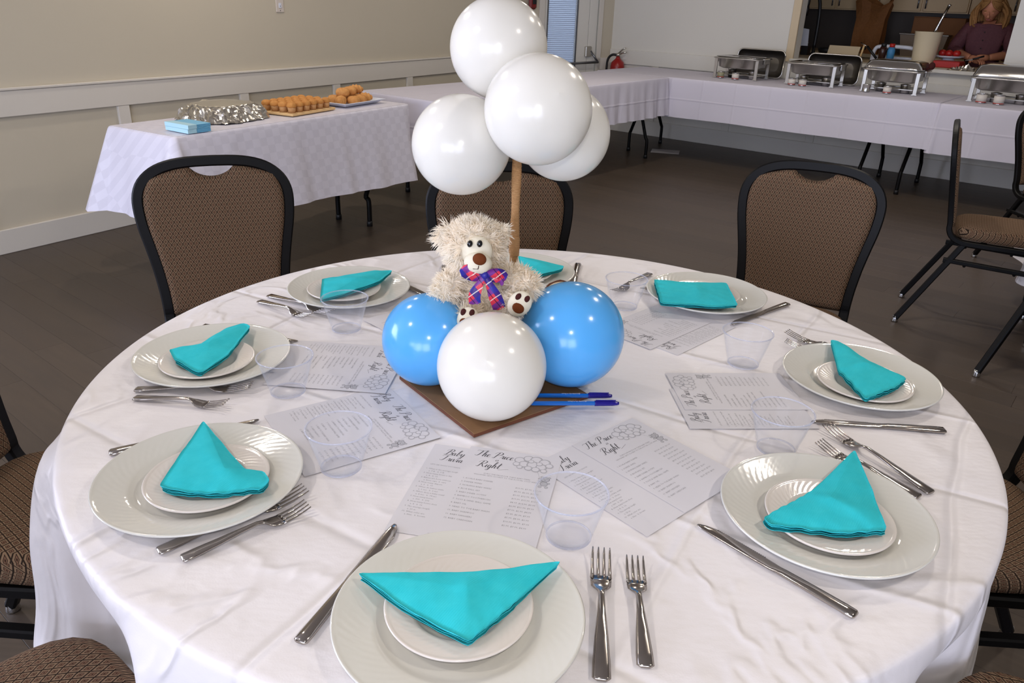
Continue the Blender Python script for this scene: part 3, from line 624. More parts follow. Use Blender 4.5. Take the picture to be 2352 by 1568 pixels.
def cloth_rect(x0, x1, y0, y1, z, drop, seed, flare=0.05, waves=9.0, amp=0.02, step=0.03, hemfn=None, ampfn=None, flr=None):
    """cloth over a rectangular top: rounded edge and a waving skirt"""
    rr = 0.02; per = []
    def seg(ax, ay, bx, by):
        n = max(2, int(math.hypot(bx - ax, by - ay) / step)); L = math.hypot(bx - ax, by - ay)
        nx, ny = (by - ay) / L, -(bx - ax) / L
        for i in range(n): t = i / n; per.append((ax + (bx - ax) * t, ay + (by - ay) * t, nx, ny, 0))
    def corner(cx, cy, a0):
        for i in range(6): a = a0 + (pi / 2) * i / 6; per.append((cx + rr * cos(a), cy + rr * sin(a), cos(a), sin(a), 1))
    seg(x0 + rr, y0, x1 - rr, y0); corner(x1 - rr, y0 + rr, -pi / 2); seg(x1, y0 + rr, x1, y1 - rr); corner(x1 - rr, y1 - rr, 0)
    seg(x1 - rr, y1, x0 + rr, y1); corner(x0 + rr, y1 - rr, pi / 2); seg(x0, y1 - rr, x0, y0 + rr); corner(x0 + rr, y0 + rr, pi)
    b = MB(); rings = [[(px - nx * 0.006, py - ny * 0.006, z) for px, py, nx, ny, c in per]]
    prof = [(0.0, -0.0015), (0.004, -0.005), (0.006, -0.012)]
    nd = 14
    for k in range(1, nd + 1): prof.append((0.007, -0.012 - (drop - 0.012) * k / nd))
    for off, dz in prof:
        ring = []; t = -dz / drop
        for i, (px, py, nx, ny, c) in enumerate(per):
            q = Vector((px * waves, py * waves, seed * 7.3)); w = noise.noise(q) * 1.2 + noise.noise(q * 2.3 + Vector((3, 1, 0))) * 0.5
            A = ampfn(px, py) if ampfn else 1.0
            f = off + t * (flare * (1.9 if c else 1.0) * (0.55 + 0.45 * A) + amp * A * w)
            f = max(f, off)
            if flr: f = off + (f - off) * flr(px, py)
            hz = hemfn(px, py) * t if hemfn else 0.0
            ring.append((px + nx * f, py + ny * f, z + dz + hz + 0.006 * t * noise.noise(q * 0.7)))
        rings.append(ring)
    n = len(per); b.loft(rings, True, False); b.f.append(tuple(range(n))[::-1][::-1]); b.sm.append(False)
    return b
g_bt = 'white clothed buffet tables along the walls'
folding_table('buffet_table', 'narrow folding table by the left wall holding the pastries', ROTL, 1.15, 2.82, 2.585, 3.055, (1.45, 2.55), 'x', 'folding buffet tables')
folding_table('buffet_table', 'folding table standing away from the left wall behind the balloons', ROTB, -3.64, -2.91, 2.70, 5.66, (3.0, 5.62), 'y', 'folding buffet tables')
folding_table('buffet_table', 'folding table along the back wall under the chafing dishes', ROTB, -3.70, -0.60, 5.76, 6.60, (-3.35, -1.10), 'x', 'folding buffet tables')
folding_table('buffet_table', 'folding table under the rightmost chafing dish', ROTB, -0.57, 1.40, 5.76, 6.60, (-0.78, 1.2), 'x', 'folding buffet tables')
def tcloth(b, name, label, rot, m, group): return b.build(name, m, None, label, cat='tablecloth', group=group, rotz=rot)
gcl = 'white cloths on the buffet tables'
tcloth(cloth_rect(1.135, 2.835, 2.57, 3.07, TZ + 0.002, 0.40, 1, 0.085, 6.0, 0.032, hemfn=lambda x, y: -0.035 * (x - 1.1) if y < 2.7 else 0.0, flr=lambda x, y: 0.05 if x > 2.80 else 1.0), 'tablecloth', 'white checked damask cloth on the pastry table by the left wall', ROTL, M_damask, gcl)
tcloth(cloth_rect(-3.655, -2.895, 2.66, 5.70, TZ + 0.004, 0.335, 2, 0.03, 13.0, 0.022, step=0.02), 'tablecloth', 'plain white cloth on the empty table behind the balloons', ROTB, M_linen, gcl)
tcloth(cloth_rect(-3.715, -0.59, 5.735, 6.62, TZ + 0.002, 0.345, 3, 0.02, 2.2, 0.012), 'tablecloth', 'creased white cloth under the three left chafing dishes', ROTB, M_linen, gcl)
tcloth(cloth_rect(-0.58, 1.42, 5.72, 6.62, TZ + 0.0035, 0.365, 4, 0.02, 2.2, 0.014), 'tablecloth', 'white cloth under the rightmost chafing dish', ROTB, M_linen, gcl)
TOP = TZ + 0.006
# ---- things on the pastry table (L frame: x along wall, y to the wall)
def lthing(name, label, cat, x, y, z=TOP, rot=0.0, group=None): return thing(name, label, cat, Lw(x, y, z), ROTL + rot, group)
for k, (lab, m) in enumerate((('lower light blue pack of paper napkins in the pile on the pastry table', M_bluenap), ('upper light blue pack of paper napkins in the pile on the pastry table', M_bluenap))):
    o = lthing('napkin_pack', lab, 'napkins', 1.285, 2.66, TOP + 0.0197 * k, 0.03 * k - 0.05, 'light blue napkin packs')
    n1 = MB()
    for q in range(5): n1.box(-.062, .062, -.088 + .001 * (q % 2), .088, .0038 * q, .0038 * q + .0034, .0008)
    n1.build('paper_stack', m, o); MB().box(-.0628, -.015, -.0888, .0888, -.0002, .0190, .0008).build('wrapper', M_bluenap2, o)
fo = lthing('foil_tray', 'food tray wrapped in crumpled shiny foil on the pastry table', 'tray', 1.66, 2.87, TOP, 0.12)
def foilpt(u, v):
    a = u * 2 * pi; r = v
    sx, sy = 0.215, 0.19
    k = (abs(cos(a)) ** 3.2 + abs(sin(a)) ** 3.2) ** (-1 / 3.2)
    x, y = sx * k * cos(a) * r, sy * k * sin(a) * r
    h = 0.075 * (1 - max(0, (r - 0.72) / 0.28) ** 1.6) * (0.82 + 0.18 * cos(x * 6)) if r > 0.72 else 0.075 + 0.016 * (1 - r / 0.72)
    q = Vector((x * 26, y * 26, 3.1)); w = abs(noise.noise(q)) * 2 - 0.5 + noise.noise(q * 2.6) * 0.6
    e = max(0.0, min(1.0, (r - 0.6) / 0.3))
    n_ = noise.noise(Vector((cos(a) * 7, sin(a) * 7, r * 3)))
    fl_ = 1 + 0.10 * e * n_ + (0.05 * abs(noise.noise(Vector((cos(a) * 11, sin(a) * 11, 8)))) if r > 0.9 else 0)
    return (x * fl_, y * fl_, max(0.001, h + e * 0.017 * w * (1.0 if r < 0.97 else 0.5)))
MB().grid(foilpt, 110, 40, False).build('foil_cover', M_foil, fo)
MB().lathe([(0, 0.0), (0.12, 0.0), (0.13, 0.03), (0, 0.03)], 24).build('tray_base', M_steel_d, fo)
bo = lthing('serving_board', 'pale wooden board carrying rows of mini muffins', 'board', 2.10, 2.80, TOP, 0.10)
MB().box(-.185, .185, -.14, .14, 0, .014, .003).build('board_body', M_cboard, bo)
def make_muffin(lab, loc, rot):
    t = thing('mini_muffin', lab, 'muffin', loc, rot, 'mini muffins on the wooden board')
    MB().lathe([(0, 0), (0.019, 0), (0.0228, 0.032), (0, 0.032)], 16, fn=lambda r, z, a: (0.0007 * cos(12 * a) if r > 0.01 else 0, 0)).build('muffin_base', M_cup, t)
    MB().lathe([(0.0, 0.028), (0.0232, 0.028), (0.0268, 0.033), (0.0265, 0.041), (0.020, 0.050), (0.009, 0.0545), (0, 0.055)], 16, fn=lambda r, z, a: (0.0012 * sin(3 * a + z * 90) if r > 0.015 else 0, 0.001 * sin(5 * a))).build('muffin_top', M_muf, t)
    return t
mf = None; rm_ = random.Random(5); rows = ('front', 'second', 'third', 'back')
for j in range(4):
    for i in range(6):
        p = bo.matrix_basis @ Vector((-0.145 + 0.058 * i, -0.102 + 0.059 * j, 0.0145))
        rot = rm_.uniform(0, 6); ordn = ('first', 'second', 'third', 'fourth', 'fifth', 'last')[i]
        lab = 'golden mini muffin on the wooden board, %s from the left in the %s row' % (ordn, rows[j])
        if mf is None: mf = make_muffin(lab, p, rot)
        else: dup(mf, p, rot, lab)
tr_ = lthing('pastry_tray', 'white rectangular tray of croissants and scones on the pastry table', 'tray', 2.555, 2.835, TOP, 0.06)
MB().loft([[(-.15, -.115, 0), (.15, -.115, 0), (.15, .115, 0), (-.15, .115, 0)], [(-.19, -.155, .022), (.19, -.155, .022), (.19, .155, .022), (-.19, .155, .022)], [(-.186, -.151, .024), (.186, -.151, .024), (.186, .151, .024), (-.186, .151, .024)], [(-.148, -.113, .005), (.148, -.113, .005), (.148, .113, .005), (-.148, .113, .005)]]).build('tray_body', M_tray, tr_)
def croissant_mesh(seed):
    b = MB(); pts = []; rad = []
    for i in range(21):
        t = i / 20; a = (t - 0.5) * 1.9
        pts.append((0.055 * sin(a), 0.03 * cos(a) - 0.025, 0.0)); rad.append(0.006 + 0.023 * sin(pi * t) ** 0.7 + 0.0035 * (1 if i % 4 < 2 else -0.4))
    b.tube(pts, rad, 12); b.v = [(x, y, max(z * 0.95 + 0.024, 0.0)) for x, y, z in b.v]; return b
def scone_mesh(seed):
    return MB().lathe([(0, 0), (0.034, 0), (0.041, 0.012), (0.04, 0.028), (0.03, 0.041), (0.012, 0.046), (0, 0.046)], 18, fn=lambda r, z, a: (0.003 * sin(3 * a + seed) if r > 0.02 else 0, 0.002 * sin(2 * a + seed)))
cme = croissant_mesh(1).mesh('croissant'); cme.materials.append(M_cro); sme = scone_mesh(2.0).mesh('scone'); sme.materials.append(M_cro)
PL_ = [('croissant', -.115, -.06, .006, .4, 'at the left front corner'), ('scone', -.035, -.085, .006, 0, 'at the front, left of centre'), ('scone', .04, -.07, .006, 1, 'at the front, right of centre'), ('croissant', .115, -.05, .006, 2.2, 'at the right front corner'),
       ('scone', -.075, .03, .006, 2, 'at the left back'), ('croissant', .02, .04, .006, 1.2, 'in the middle of the back row'), ('croissant', .115, .06, .006, 2.8, 'at the right back'), ('scone', -.055, -.02, .050, 3, 'on top, on the left'), ('scone', .03, -.01, .050, 2.4, 'on top, in the middle'), ('croissant', .095, .005, .050, 2.5, 'on top, on the right')]
for nm, x_, y_, z_, r_, lab in PL_:
    place(nm, cme if nm == 'croissant' else sme, None, ('golden croissant on the white pastry tray, ' if nm == 'croissant' else 'round scone on the white pastry tray, ') + lab, cat='pastry', group='pastries on the white tray', loc=tr_.matrix_basis @ Vector((x_, y_, z_)), rotz=ROTL + r_)

# ---- outlet, alarm, extinguisher, paper on floor
ol = thing('wall_outlet', 'cream wall plate high on the left wall at the top edge of the picture', 'outlet', Lw(3.04, YL, 1.29), ROTL)
MB().box(-.035, .035, -.006, 0, -.058, .058, .002).build('cover_plate', M_plate_w, ol); MB().box(-.012, .012, -.009, -.006, -.030, .002, .001).build('socket', M_tray, ol)
MB().ball((0, -.009, -.018), 0.003, 0.002, 0.003, 8, 6).ball((0, -.007, -.046), 0.003, 0.002, 0.003, 8, 6).build('screw', M_hole, ol)
al = thing('fire_alarm', 'dark red fire alarm box on the wall left of the exit door', 'alarm', MD @ Vector((0.038, 0, 1.35)), angD)
MB().box(-.045, .045, -.05, 0, -.08, .14, .02).build('alarm_body', M_alarm, al); MB().box(-.015, .03, -.056, -.05, -.03, .05, .002).build('pull_handle', M_rubber, al)
ex = thing('fire_extinguisher', 'red fire extinguisher with a black hose hanging in the corner behind the table', 'extinguisher', Bw(-4.13, YB - 0.11, 0.36), ROTB)
MB().lathe([(0, 0), (0.07, 0), (0.078, 0.015), (0.078, 0.35), (0.068, 0.395), (0.035, 0.425), (0.022, 0.44), (0.022, 0.455), (0, 0.455)], 24).build('cylinder', M_red, ex)
MB().lathe([(0, 0.455), (0.024, 0.455), (0.024, 0.49), (0, 0.49)], 14).tube([(0, 0, 0.475), (0.07, -.02, 0.50), (0.11, -.02, 0.505)], 0.009).tube([(0, 0, 0.485), (0.06, -.02, 0.53), (0.10, -.02, 0.55)], 0.008).build('valve_handle', M_steel_r, ex)
MB().tube(catmull([(-0.01, -0.01, 0.47), (-0.06, -0.03, 0.47), (-0.105, -0.04, 0.42), (-0.115, -0.04, 0.3), (-0.112, -0.03, 0.1)], 5), 0.013).build('hose', M_rubber, ex)
MB().box(-.03, .03, .07, .108, .2, .25).build('wall_bracket', M_rubber, ex); MB().lathe([(0.0788, 0.15), (0.0788, 0.30)], 24, c=(0, 0, 0)).build('label', M_label, ex)
MB().add([(-.14, -.108, 0.0004), (.14, -.108, 0.0004), (.14, .108, 0.0012), (-.14, .108, 0.0004), (-.14, -.108, 0.001), (.14, -.108, 0.001), (.14, .108, 0.0018), (-.14, .108, 0.001)], [(3, 2, 1, 0), (4, 5, 6, 7), (0, 1, 5, 4), (2, 3, 7, 6), (1, 2, 6, 5), (3, 0, 4, 7)]).build('paper_sheet', M_paper, None, 'loose sheet of paper lying on the dark floor by a buffet table leg', cat='paper', loc=Bw(-3.06, 6.10, 0.0005), rotz=ROTB + 0.45)

# ---- chafing dishes (B frame), local x along the table, y to the wall
def chafer(label, x, y, w, d, lid):
    t = bthing('chafing_dish', label, 'chafing dish', x, y, TOP, 0.0, 'chafing dishes on the buffet')
    hw, hd = w / 2, d / 2
    for sx in (-1, 1):
        for sy in (-1, 1):
            MB().tube([(sx * hw, sy * hd, 0.0), (sx * hw, sy * hd, 0.17)], 0, rect=(0.030, 0.012), up=(1, 0, 0)).box(sx * hw - 0.02, sx * hw + 0.02, sy * hd - 0.012, sy * hd + 0.012, 0, 0.008).build('leg', M_steel_r, t)
    MB().tube([(-hw, hd, 0.035), (hw, hd, 0.035)], 0.006).tube([(-hw, -hd, 0.035), (-hw, hd, 0.035)], 0.006).tube([(hw, -hd, 0.035), (hw, hd, 0.035)], 0.006).box(-hw + .04, hw - .04, -0.07, 0.07, 0.028, 0.034).build('shelf_rails', M_steel_r, t)
    def rr(a, b, z, k=0.05, n=5):
        out = []
        for cx, cy, a0 in ((a - k, b - k, 0), (-a + k, b - k, pi / 2), (-a + k, -b + k, pi), (a - k, -b + k, 1.5 * pi)):
            for i in range(n + 1): q = a0 + pi / 2 * i / n; out.append((cx + k * cos(q), cy + k * sin(q), z))
        return out
    MB().loft([rr(hw - .045, hd - .02, 0.085), rr(hw - .012, hd + .004, 0.10), rr(hw - .004, hd + .012, 0.165), rr(hw + .025, hd + .045, 0.172), rr(hw + .03, hd + .05, 0.180), rr(hw + .02, hd + .04, 0.183), rr(hw - .008, hd + .01, 0.180), rr(hw - .02, hd, 0.10)], True).build('water_pan', M_steel_r, t)
    for s_ in (-1, 1): MB().box(s_ * (hw + .028) - .012, s_ * (hw + .028) + .012, -0.06, 0.06, 0.135, 0.186, .004).build('pan_handle', M_steel, t)
    if lid != 'closed':
        MB().loft([rr(hw - .005, hd + .015, 0.182), rr(hw + .012, hd + .03, 0.190), rr(hw + .010, hd + .028, 0.192), rr(hw - .012, hd + .008, 0.188), rr(hw - .03, hd - .01, 0.12)], True).build('food_pan', M_steel, t)
    if lid == 'open':
        L = MB(Matrix.Translation(Vector((0.07, hd + 0.105, 0.038))) @ Matrix.Rotation(radians(82), 4, 'X') @ Matrix.Rotation(radians(0), 4, 'Z'))
        L.loft([rr(hw + .03, 0.118, 0.0), rr(hw + .028, 0.116, -0.02), rr(hw - .0, 0.098, -0.075), rr(hw - .05, 0.065, -0.09)], True, False); L.f.append(tuple(range(len(L.v) - 24, len(L.v)))); L.sm.append(False)
        L.v = [(x_, y_, z_ + 0.09) for x_, y_, z_ in L.v]
        L.build('cover', M_steel_d, t)
        e = MB(Matrix.Translation(Vector((0.07, hd + 0.105, 0.128))) @ Matrix.Rotation(radians(82), 4, 'X')); e.tube([Vector(p) for p in rr(hw + .035, 0.122, 0.0)] + [Vector(rr(hw + .035, 0.122, 0.0)[0])], 0.007, 8); e.build('cover_rim', M_steel_r, t)
    elif lid in ('half', 'closed'):
        h = 0.07 if lid == 'half' else 0.095
        L = MB(); L.loft([rr(hw + .022, hd + .042, 0.186), rr(hw + .018, hd + .038, 0.20), rr(hw - .005, hd + .015, 0.186 + h * 0.8), rr(hw - .05, hd - .03, 0.186 + h)], True)
        c = L.build('cover', M_steel, t)
        if lid == 'closed':
            zt = 0.186 + h
            MB().tube([(0.05, 0, zt), (0.05, 0, zt + .045)], 0.008).tube([(0.19, 0, zt - .01), (0.19, 0, zt + .045)], 0.008).tube([(0.02, 0, zt + .048), (0.22, 0, zt + .048)], 0, rect=(0.014, 0.03), up=(0, 0, 1)).build('cover_handle', M_steel_r, c)
        else:
            MB().ball((hw + 0.055, -0.02, 0.225), 0.025, 0.025, 0.03).tube([(hw + 0.02, -0.02, 0.20), (hw + 0.055, -0.02, 0.21)], 0.01).build('knob', M_felt_d, c)
    return t
CH = [('first chafing dish from the left with its lid standing open behind it', -2.445, 6.26, 0.40, 0.26, 'open'), ('second chafing dish from the left with its lid standing open behind it', -1.75, 6.26, 0.40, 0.24, 'open'),
      ('third chafing dish from the left with a low lid and a dark knob', -1.08, 6.26, 0.41, 0.28, 'half'), ('rightmost chafing dish with a closed domed lid and wire handle', -0.215, 6.22, 0.50, 0.28, 'closed')]
for c_ in CH: chafer(*c_)
def can(kind, label, x, y, group, m_side, h=0.058, r=0.0315):
    t = bthing(kind, label, 'fuel can', x, y, TOP, random.uniform(0, 6), group)
    MB().lathe([(0, 0), (r, 0), (r * 1.03, 0.003), (r, 0.006), (r, h - .006), (r * 1.03, h - .003), (r, h), (r * 0.8, h), (r * 0.78, h - .004), (0, h - .004)], 24).build('can_body', M_steel, t)
    if m_side:
        MB().lathe([(r + .0006, 0.009), (r + .0006, h - .009)], 24).build('label', m_side, t); MB().lathe([(r + .0009, 0.0065), (r + .0009, 0.012)], 24).build('red_band', M_redplas, t)
    return t
def holder(label, x, y, m=None):
    t = bthing('fuel_holder', label, 'fuel holder', x, y, TOP, 0, 'steel fuel holders under the chafing dishes')
    MB().lathe([(0, 0.0), (0.036, 0.0), (0.038, 0.06), (0.041, 0.064), (0.035, 0.062), (0.033, 0.01), (0, 0.01)], 24).build('cup', m or M_steel, t)
    MB().lathe([(0, 0.062), (0.040, 0.062), (0.042, 0.067), (0.012, 0.074), (0, 0.074)], 24).build('damper_lid', m or M_steel, t)
    return t
gw = 'white labelled fuel cans on the buffet'
can('fuel_can', 'unlabelled small fuel can at the left leg of the first chafing dish', -2.575, 6.11, 'bare fuel cans on the buffet', mat('green_label', rgb(140, 138, 110), 0.5))
can('fuel_can', 'white labelled fuel can in front of the first chafing dish', -2.41, 6.07, gw, M_label); can('fuel_can', 'left of two white labelled fuel cans before the second chafing dish', -1.87, 6.05, gw, M_label); can('fuel_can', 'right of two white labelled fuel cans before the second chafing dish', -1.77, 6.04, gw, M_label)
can('fuel_can', 'white labelled fuel can in front of the third chafing dish', -1.08, 6.09, gw, M_label); can('fuel_can', 'bare grey fuel can in front of the third chafing dish', -1.245, 6.08, 'bare fuel cans on the buffet', None)
can('fuel_can', 'left white labelled fuel can before the rightmost chafing dish', -0.375, 6.03, gw, M_label, 0.07, 0.036); can('fuel_can', 'right white labelled fuel can before the rightmost chafing dish', -0.255, 6.02, gw, M_label, 0.07, 0.036)
for lab, x_, y_, m_ in (('dark fuel holder under the left of the first chafing dish', -2.54, 6.28, M_steel_d), ('steel fuel holder under the right of the first chafing dish', -2.32, 6.24, None), ('steel fuel holder behind the two white cans of the second chafing dish', -1.845, 6.26, None), ('steel fuel holder under the right of the second chafing dish', -1.645, 6.26, None),
                    ('steel fuel holder under the left of the third chafing dish', -1.185, 6.27, None), ('steel fuel holder under the right of the third chafing dish', -0.985, 6.25, None), ('steel fuel holder under the left of the rightmost chafing dish', -0.31, 6.21, None), ('steel fuel holder under the middle of the rightmost chafing dish', -0.14, 6.20, None)): holder(lab, x_, y_, m_)
fw = bthing('foil_wad', 'crumpled piece of foil lying on the hatch sill', 'foil', -0.70, YB + 0.03, OZ0 + 0.003, 0.1)
MB().grid(lambda u, v: (0.14 * (u - .5) * 2 + .006 * noise.noise(Vector((u * 9, v * 9, 1))), 0.05 * (v - .5) * 2, 0.03 * sin(pi * u) * sin(pi * v) * (0.5 + abs(noise.noise(Vector((u * 13, v * 7, 5)))) * 2)), 26, 14, False).build('foil_sheet', M_foil, fw)

# ================================================================== CHAIRS (local: back plane at origin, faces -y)
OUT = [(0.0, 0.931), (0.07, 0.929), (0.125, 0.920), (0.168, 0.902), (0.202, 0.872), (0.220, 0.835), (0.224, 0.795), (0.219, 0.74), (0.207, 0.68), (0.195, 0.615), (0.187, 0.55), (0.184, 0.50)]
def lean(z): return 0.178 * (z - 0.5) if z > 0.5 else 0.0
def halfw(z):
    z = min(max(z, 0.50), 0.931); pts = OUT[::-1]
    for (a, za), (b, zb) in zip(pts, pts[1:]):
        if za <= z <= zb: return a + (b - a) * (z - za) / (zb - za)
    return 0.0
def make_chair(label, loc, rotz, group):
    t = thing('banquet_chair', label, 'chair', loc, rotz, group)
    rail = [(0.169, -0.415, 0.418), (0.169, -0.12, 0.418), (0.169, -0.055, 0.424), (0.169, -0.018, 0.445), (0.169, -0.002, 0.475)]
    oo = [Vector((w_, z)) for w_, z in OUT]; up_ = []
    for i_, p_ in enumerate(oo):
        tn = (oo[min(i_ + 1, len(oo) - 1)] - (oo[i_ - 1] if i_ else Vector((-oo[1].x, oo[1].y)))).normalized(); q_ = p_ + Vector((tn.y, -tn.x)) * 0.0150
        up_.append((q_.x, lean(q_.y), q_.y))
    up_ = up_[::-1]
    half = catmull(rail + up_, 3)
    pts = list(half) + [Vector((-p.x, p.y, p.z)) for p in half[::-1][1:]]
    MB().tube(pts, 0, rect=(0.031, 0.024), up=(1, 0, 0)).build('back_frame', M_black, t)
    z0 = 0.478
    def ztop(x):
        a = abs(x); arch = 0.9035 - 0.0028 * (a / 0.1) ** 2 - (0.16 * (a - 0.12) if a > 0.12 else 0)
        if a < 0.088: k = max(0.0, 1 - (a / 0.088) ** 2); return arch - 0.031 * k ** 1.15
        return arch
    def padpt(side):
        def fn(u, v):
            s_ = u * 2 - 1; x0 = s_ * 0.198; zt = ztop(x0)
            z = z0 + v * (zt - z0); wi = halfw(z) - 0.026
            if z > 0.80: wi = min(halfw(z) - 0.026, 0.198)
            x = s_ * min(wi, 0.2)
            if v > 0.97: z = min(z, zt)
            e = min(1.0, (1 - abs(s_)) / 0.14) ; e2 = min(1.0, min(v, 1 - v) / 0.06)
            bulge = sqrt(max(0.0, 1 - (1 - e) ** 2)) * sqrt(max(0.0, 1 - (1 - e2) ** 2))
            return (x, lean(z) + (-0.006 - 0.016 * bulge if side else 0.004 + 0.008 * bulge), z)
        return fn
    p = MB(); p.grid(padpt(1), 44, 30); n0 = len(p.v); p.grid(padpt(0), 44, 30); nv = 31
    p.f = p.f[:44 * 30] + [q[::-1] for q in p.f[44 * 30:]]
    edge = [i * nv for i in range(45)] + [44 * nv + j for j in range(1, 31)] + [i * nv + 30 for i in range(43, -1, -1)] + [j for j in range(29, 0, -1)]
    for a, b in zip(edge, edge[1:] + edge[:1]): p.f.append((b, a, a + n0, b + n0)); p.sm.append(True)
    p.build('backrest', M_fab_back, t)
    def seatring(k, z):
        out = []
        for i in range(48):
            a = 2 * pi * i / 48; n_ = 4.2
            q = (abs(cos(a)) ** n_ + abs(sin(a)) ** n_) ** (-1 / n_); wy = 0.208 * k; wx = (0.184 + 0.010 * (-sin(a))) * k
            out.append((wx * q * cos(a), -0.225 + wy * q * sin(a), z))
        return out
    MB().loft([seatring(0.90, 0.434), seatring(0.985, 0.438), seatring(1.0, 0.452), seatring(1.0, 0.468), seatring(0.975, 0.482), seatring(0.90, 0.491), seatring(0.70, 0.497), seatring(0.35, 0.500)], True).build('seat', M_fab_seat, t)
    MB().tube([(-0.169, -0.415, 0.418), (0.169, -0.415, 0.418)], 0, rect=(0.03, 0.024), up=(0, 0, 1)).tube([(-0.169, -0.05, 0.424), (0.169, -0.05, 0.424)], 0, rect=(0.024, 0.024), up=(0, 0, 1)).build('seat_rail', M_black, t)
    for s_ in (-1, 1):
        for a, b in (((s_ * 0.169, -0.075, 0.412), (s_ * 0.200, 0.125, 0.018)), ((s_ * 0.169, -0.385, 0.412), (s_ * 0.200, -0.425, 0.018))):
            l = MB().tube([a, tuple(x * .5 + y * .5 for x, y in zip(a, b)), b], 0, rect=(0.026, 0.026), up=(1, 0, 0)).build('leg', M_black, t)
            MB().lathe([(0.0155, 0.0), (0.0165, 0.006), (0.0135, 0.02), (0.0125, 0.03)], 12, c=(b[0], b[1], 0.0)).build('glide', M_chrome, l)
        MB().tube([(s_ * 0.176, -0.01, 0.332), (s_ * 0.176, -0.392, 0.322)], 0, rect=(0.020, 0.024), up=(0, 0, 1)).ball((s_ * 0.176, -0.10, 0.317), 0.007).ball((s_ * 0.176, -0.30, 0.312), 0.007).build('stretcher', M_black, t)
    MB().tube([(-0.176, -0.392, 0.322), (0.176, -0.392, 0.322)], 0, rect=(0.020, 0.024), up=(0, 0, 1)).build('stretcher', M_black, t)
    return t
G1, G2 = 'chairs around the round table', 'chairs at the neighbouring table'
LB = 'black framed patterned brown chair '
ch = make_chair(LB + 'at the back left of the round table', (-0.928, 0.895, 0), 0.419, G1)
for x_, y_, r_, lab, g_ in ((0.862, 1.165, -0.395, LB + 'at the back right of the round table', G1), (-0.100, 0.965, 0.17, LB + 'behind the teddy bear and the pole', G1),
                        (-1.085, -0.095, pi / 2, LB + 'at the left edge, its seat beside the cloth', G1), (-0.797, -0.832, pi / 2 + 0.88, LB + 'at the bottom left corner, only its seat showing', G1),
                        (1.05, 0.0, -pi / 2 - 0.05, LB + 'at the right edge, dark seat beside the cloth', G1), (0.86, -0.80, -pi / 2 - 0.86, LB + 'at the bottom right corner in shadow', G1),
                        (1.965, 2.38, 1.10, LB + 'seen side-on beyond the right of the round table', G2), (2.94, 3.32, 0.157, LB + 'cut by the right edge behind the side-on chair', G2), (2.06, 1.55, 2.05, LB + 'cut by the right edge, only its rear leg showing', G2)):
    dup(ch, (x_, y_, 0), r_, lab, g_)

# neighbouring table whose cloth shows at the right edge
nt_c = Vector((3.13, 2.12, 0))
nt = thing('round_table', 'neighbouring round table beyond the right edge under a white cloth', 'table', nt_c)
MB().lathe([(0, 0.71), (0.755, 0.71), (0.755, 0.742), (0, 0.742)], 48).build('tabletop', M_counter, nt); MB().lathe([(0.2, 0), (0.2, 0.02), (0.03, 0.05), (0.03, 0.71)], 20).build('pedestal', M_black, nt)
def round_cloth(R, z, drop, seed, rfn, nseg=360, flat=None, nd=22, hem=None):
    b = MB(); rings = []
    for r in [0.02] + [R * k / 24 for k in range(1, 24)] + [R - 0.012]:
        rings.append([(r * cos(2 * pi * j / nseg), r * sin(2 * pi * j / nseg), z + (flat(r * cos(2 * pi * j / nseg), r * sin(2 * pi * j / nseg)) if flat else 0.0)) for j in range(nseg)])
    for off, dz in ((-0.006, -0.0008), (-0.002, -0.0028), (0.0, -0.006), (0.0012, -0.012)):
        rings.append([((R + off) * cos(2 * pi * j / nseg), (R + off) * sin(2 * pi * j / nseg), z + dz) for j in range(nseg)])
    for k in range(1, nd + 1):
        t = k / nd; ring = []
        for j in range(nseg):
            a = 2 * pi * j / nseg; f = rfn(a, t); h = hem(a) if hem else 0.0
            ring.append(((R + 0.0012 + f) * cos(a), (R + 0.0012 + f) * sin(a), z - 0.012 - (drop + h - 0.012) * t))
        rings.append(ring)
    b.loft(rings, True, False); b.f.append(tuple(range(nseg))); b.sm.append(True); return b
round_cloth(0.762, 0.745, 0.52, 5, lambda a, t: t * (0.05 + 0.045 * sin(11 * a + 0.6) + 0.02 * sin(17 * a)), 180).build('tablecloth', M_satin, None, 'white cloth of the neighbouring table showing at the right edge', cat='tablecloth', loc=nt_c)

# ================================================================== ROUND TABLE
rt = thing('round_table', 'round folding table hidden under the white satin cloth', 'table')
MB().lathe([(0, 0.712), (0.755, 0.712), (0.758, 0.735), (0.75, 0.746), (0, 0.746)], 64).build('tabletop', M_counter, rt)
for s_ in (-1, 1):
    for q in (-1, 1): MB().tube([(s_ * 0.32, q * 0.30, 0.71), (s_ * 0.36, q * 0.30, 0.4), (s_ * 0.36, q * 0.34, 0.01)], 0.0125, 8).build('leg', M_black, rt)
    MB().tube([(s_ * 0.36, -0.30, 0.3), (s_ * 0.36, 0.30, 0.3)], 0.011, 8).build('cross_bar', M_black, rt)
FOLDS = [(203.0, 4.6, 0.088), (211, 4.0, 0.02), (238, 4.2, 0.075), (249, 4.5, 0.03), (262, 5, 0.065), (281, 6, 0.04), (300, 6, 0.05), (317, 5, 0.035), (341, 8, 0.045), (358, 6, 0.05), (20, 7, 0.05), (43, 7, 0.045), (66, 7, 0.05), (90, 7, 0.05), (113, 7, 0.045), (135, 7, 0.05), (156, 7, 0.045), (177, 6, 0.045)]
DENT = [(181, 12, 0.125), (0, 12, 0.16), (95.4, 14, 0.17), (224, 9, 0.055), (317, 9, 0.055)]
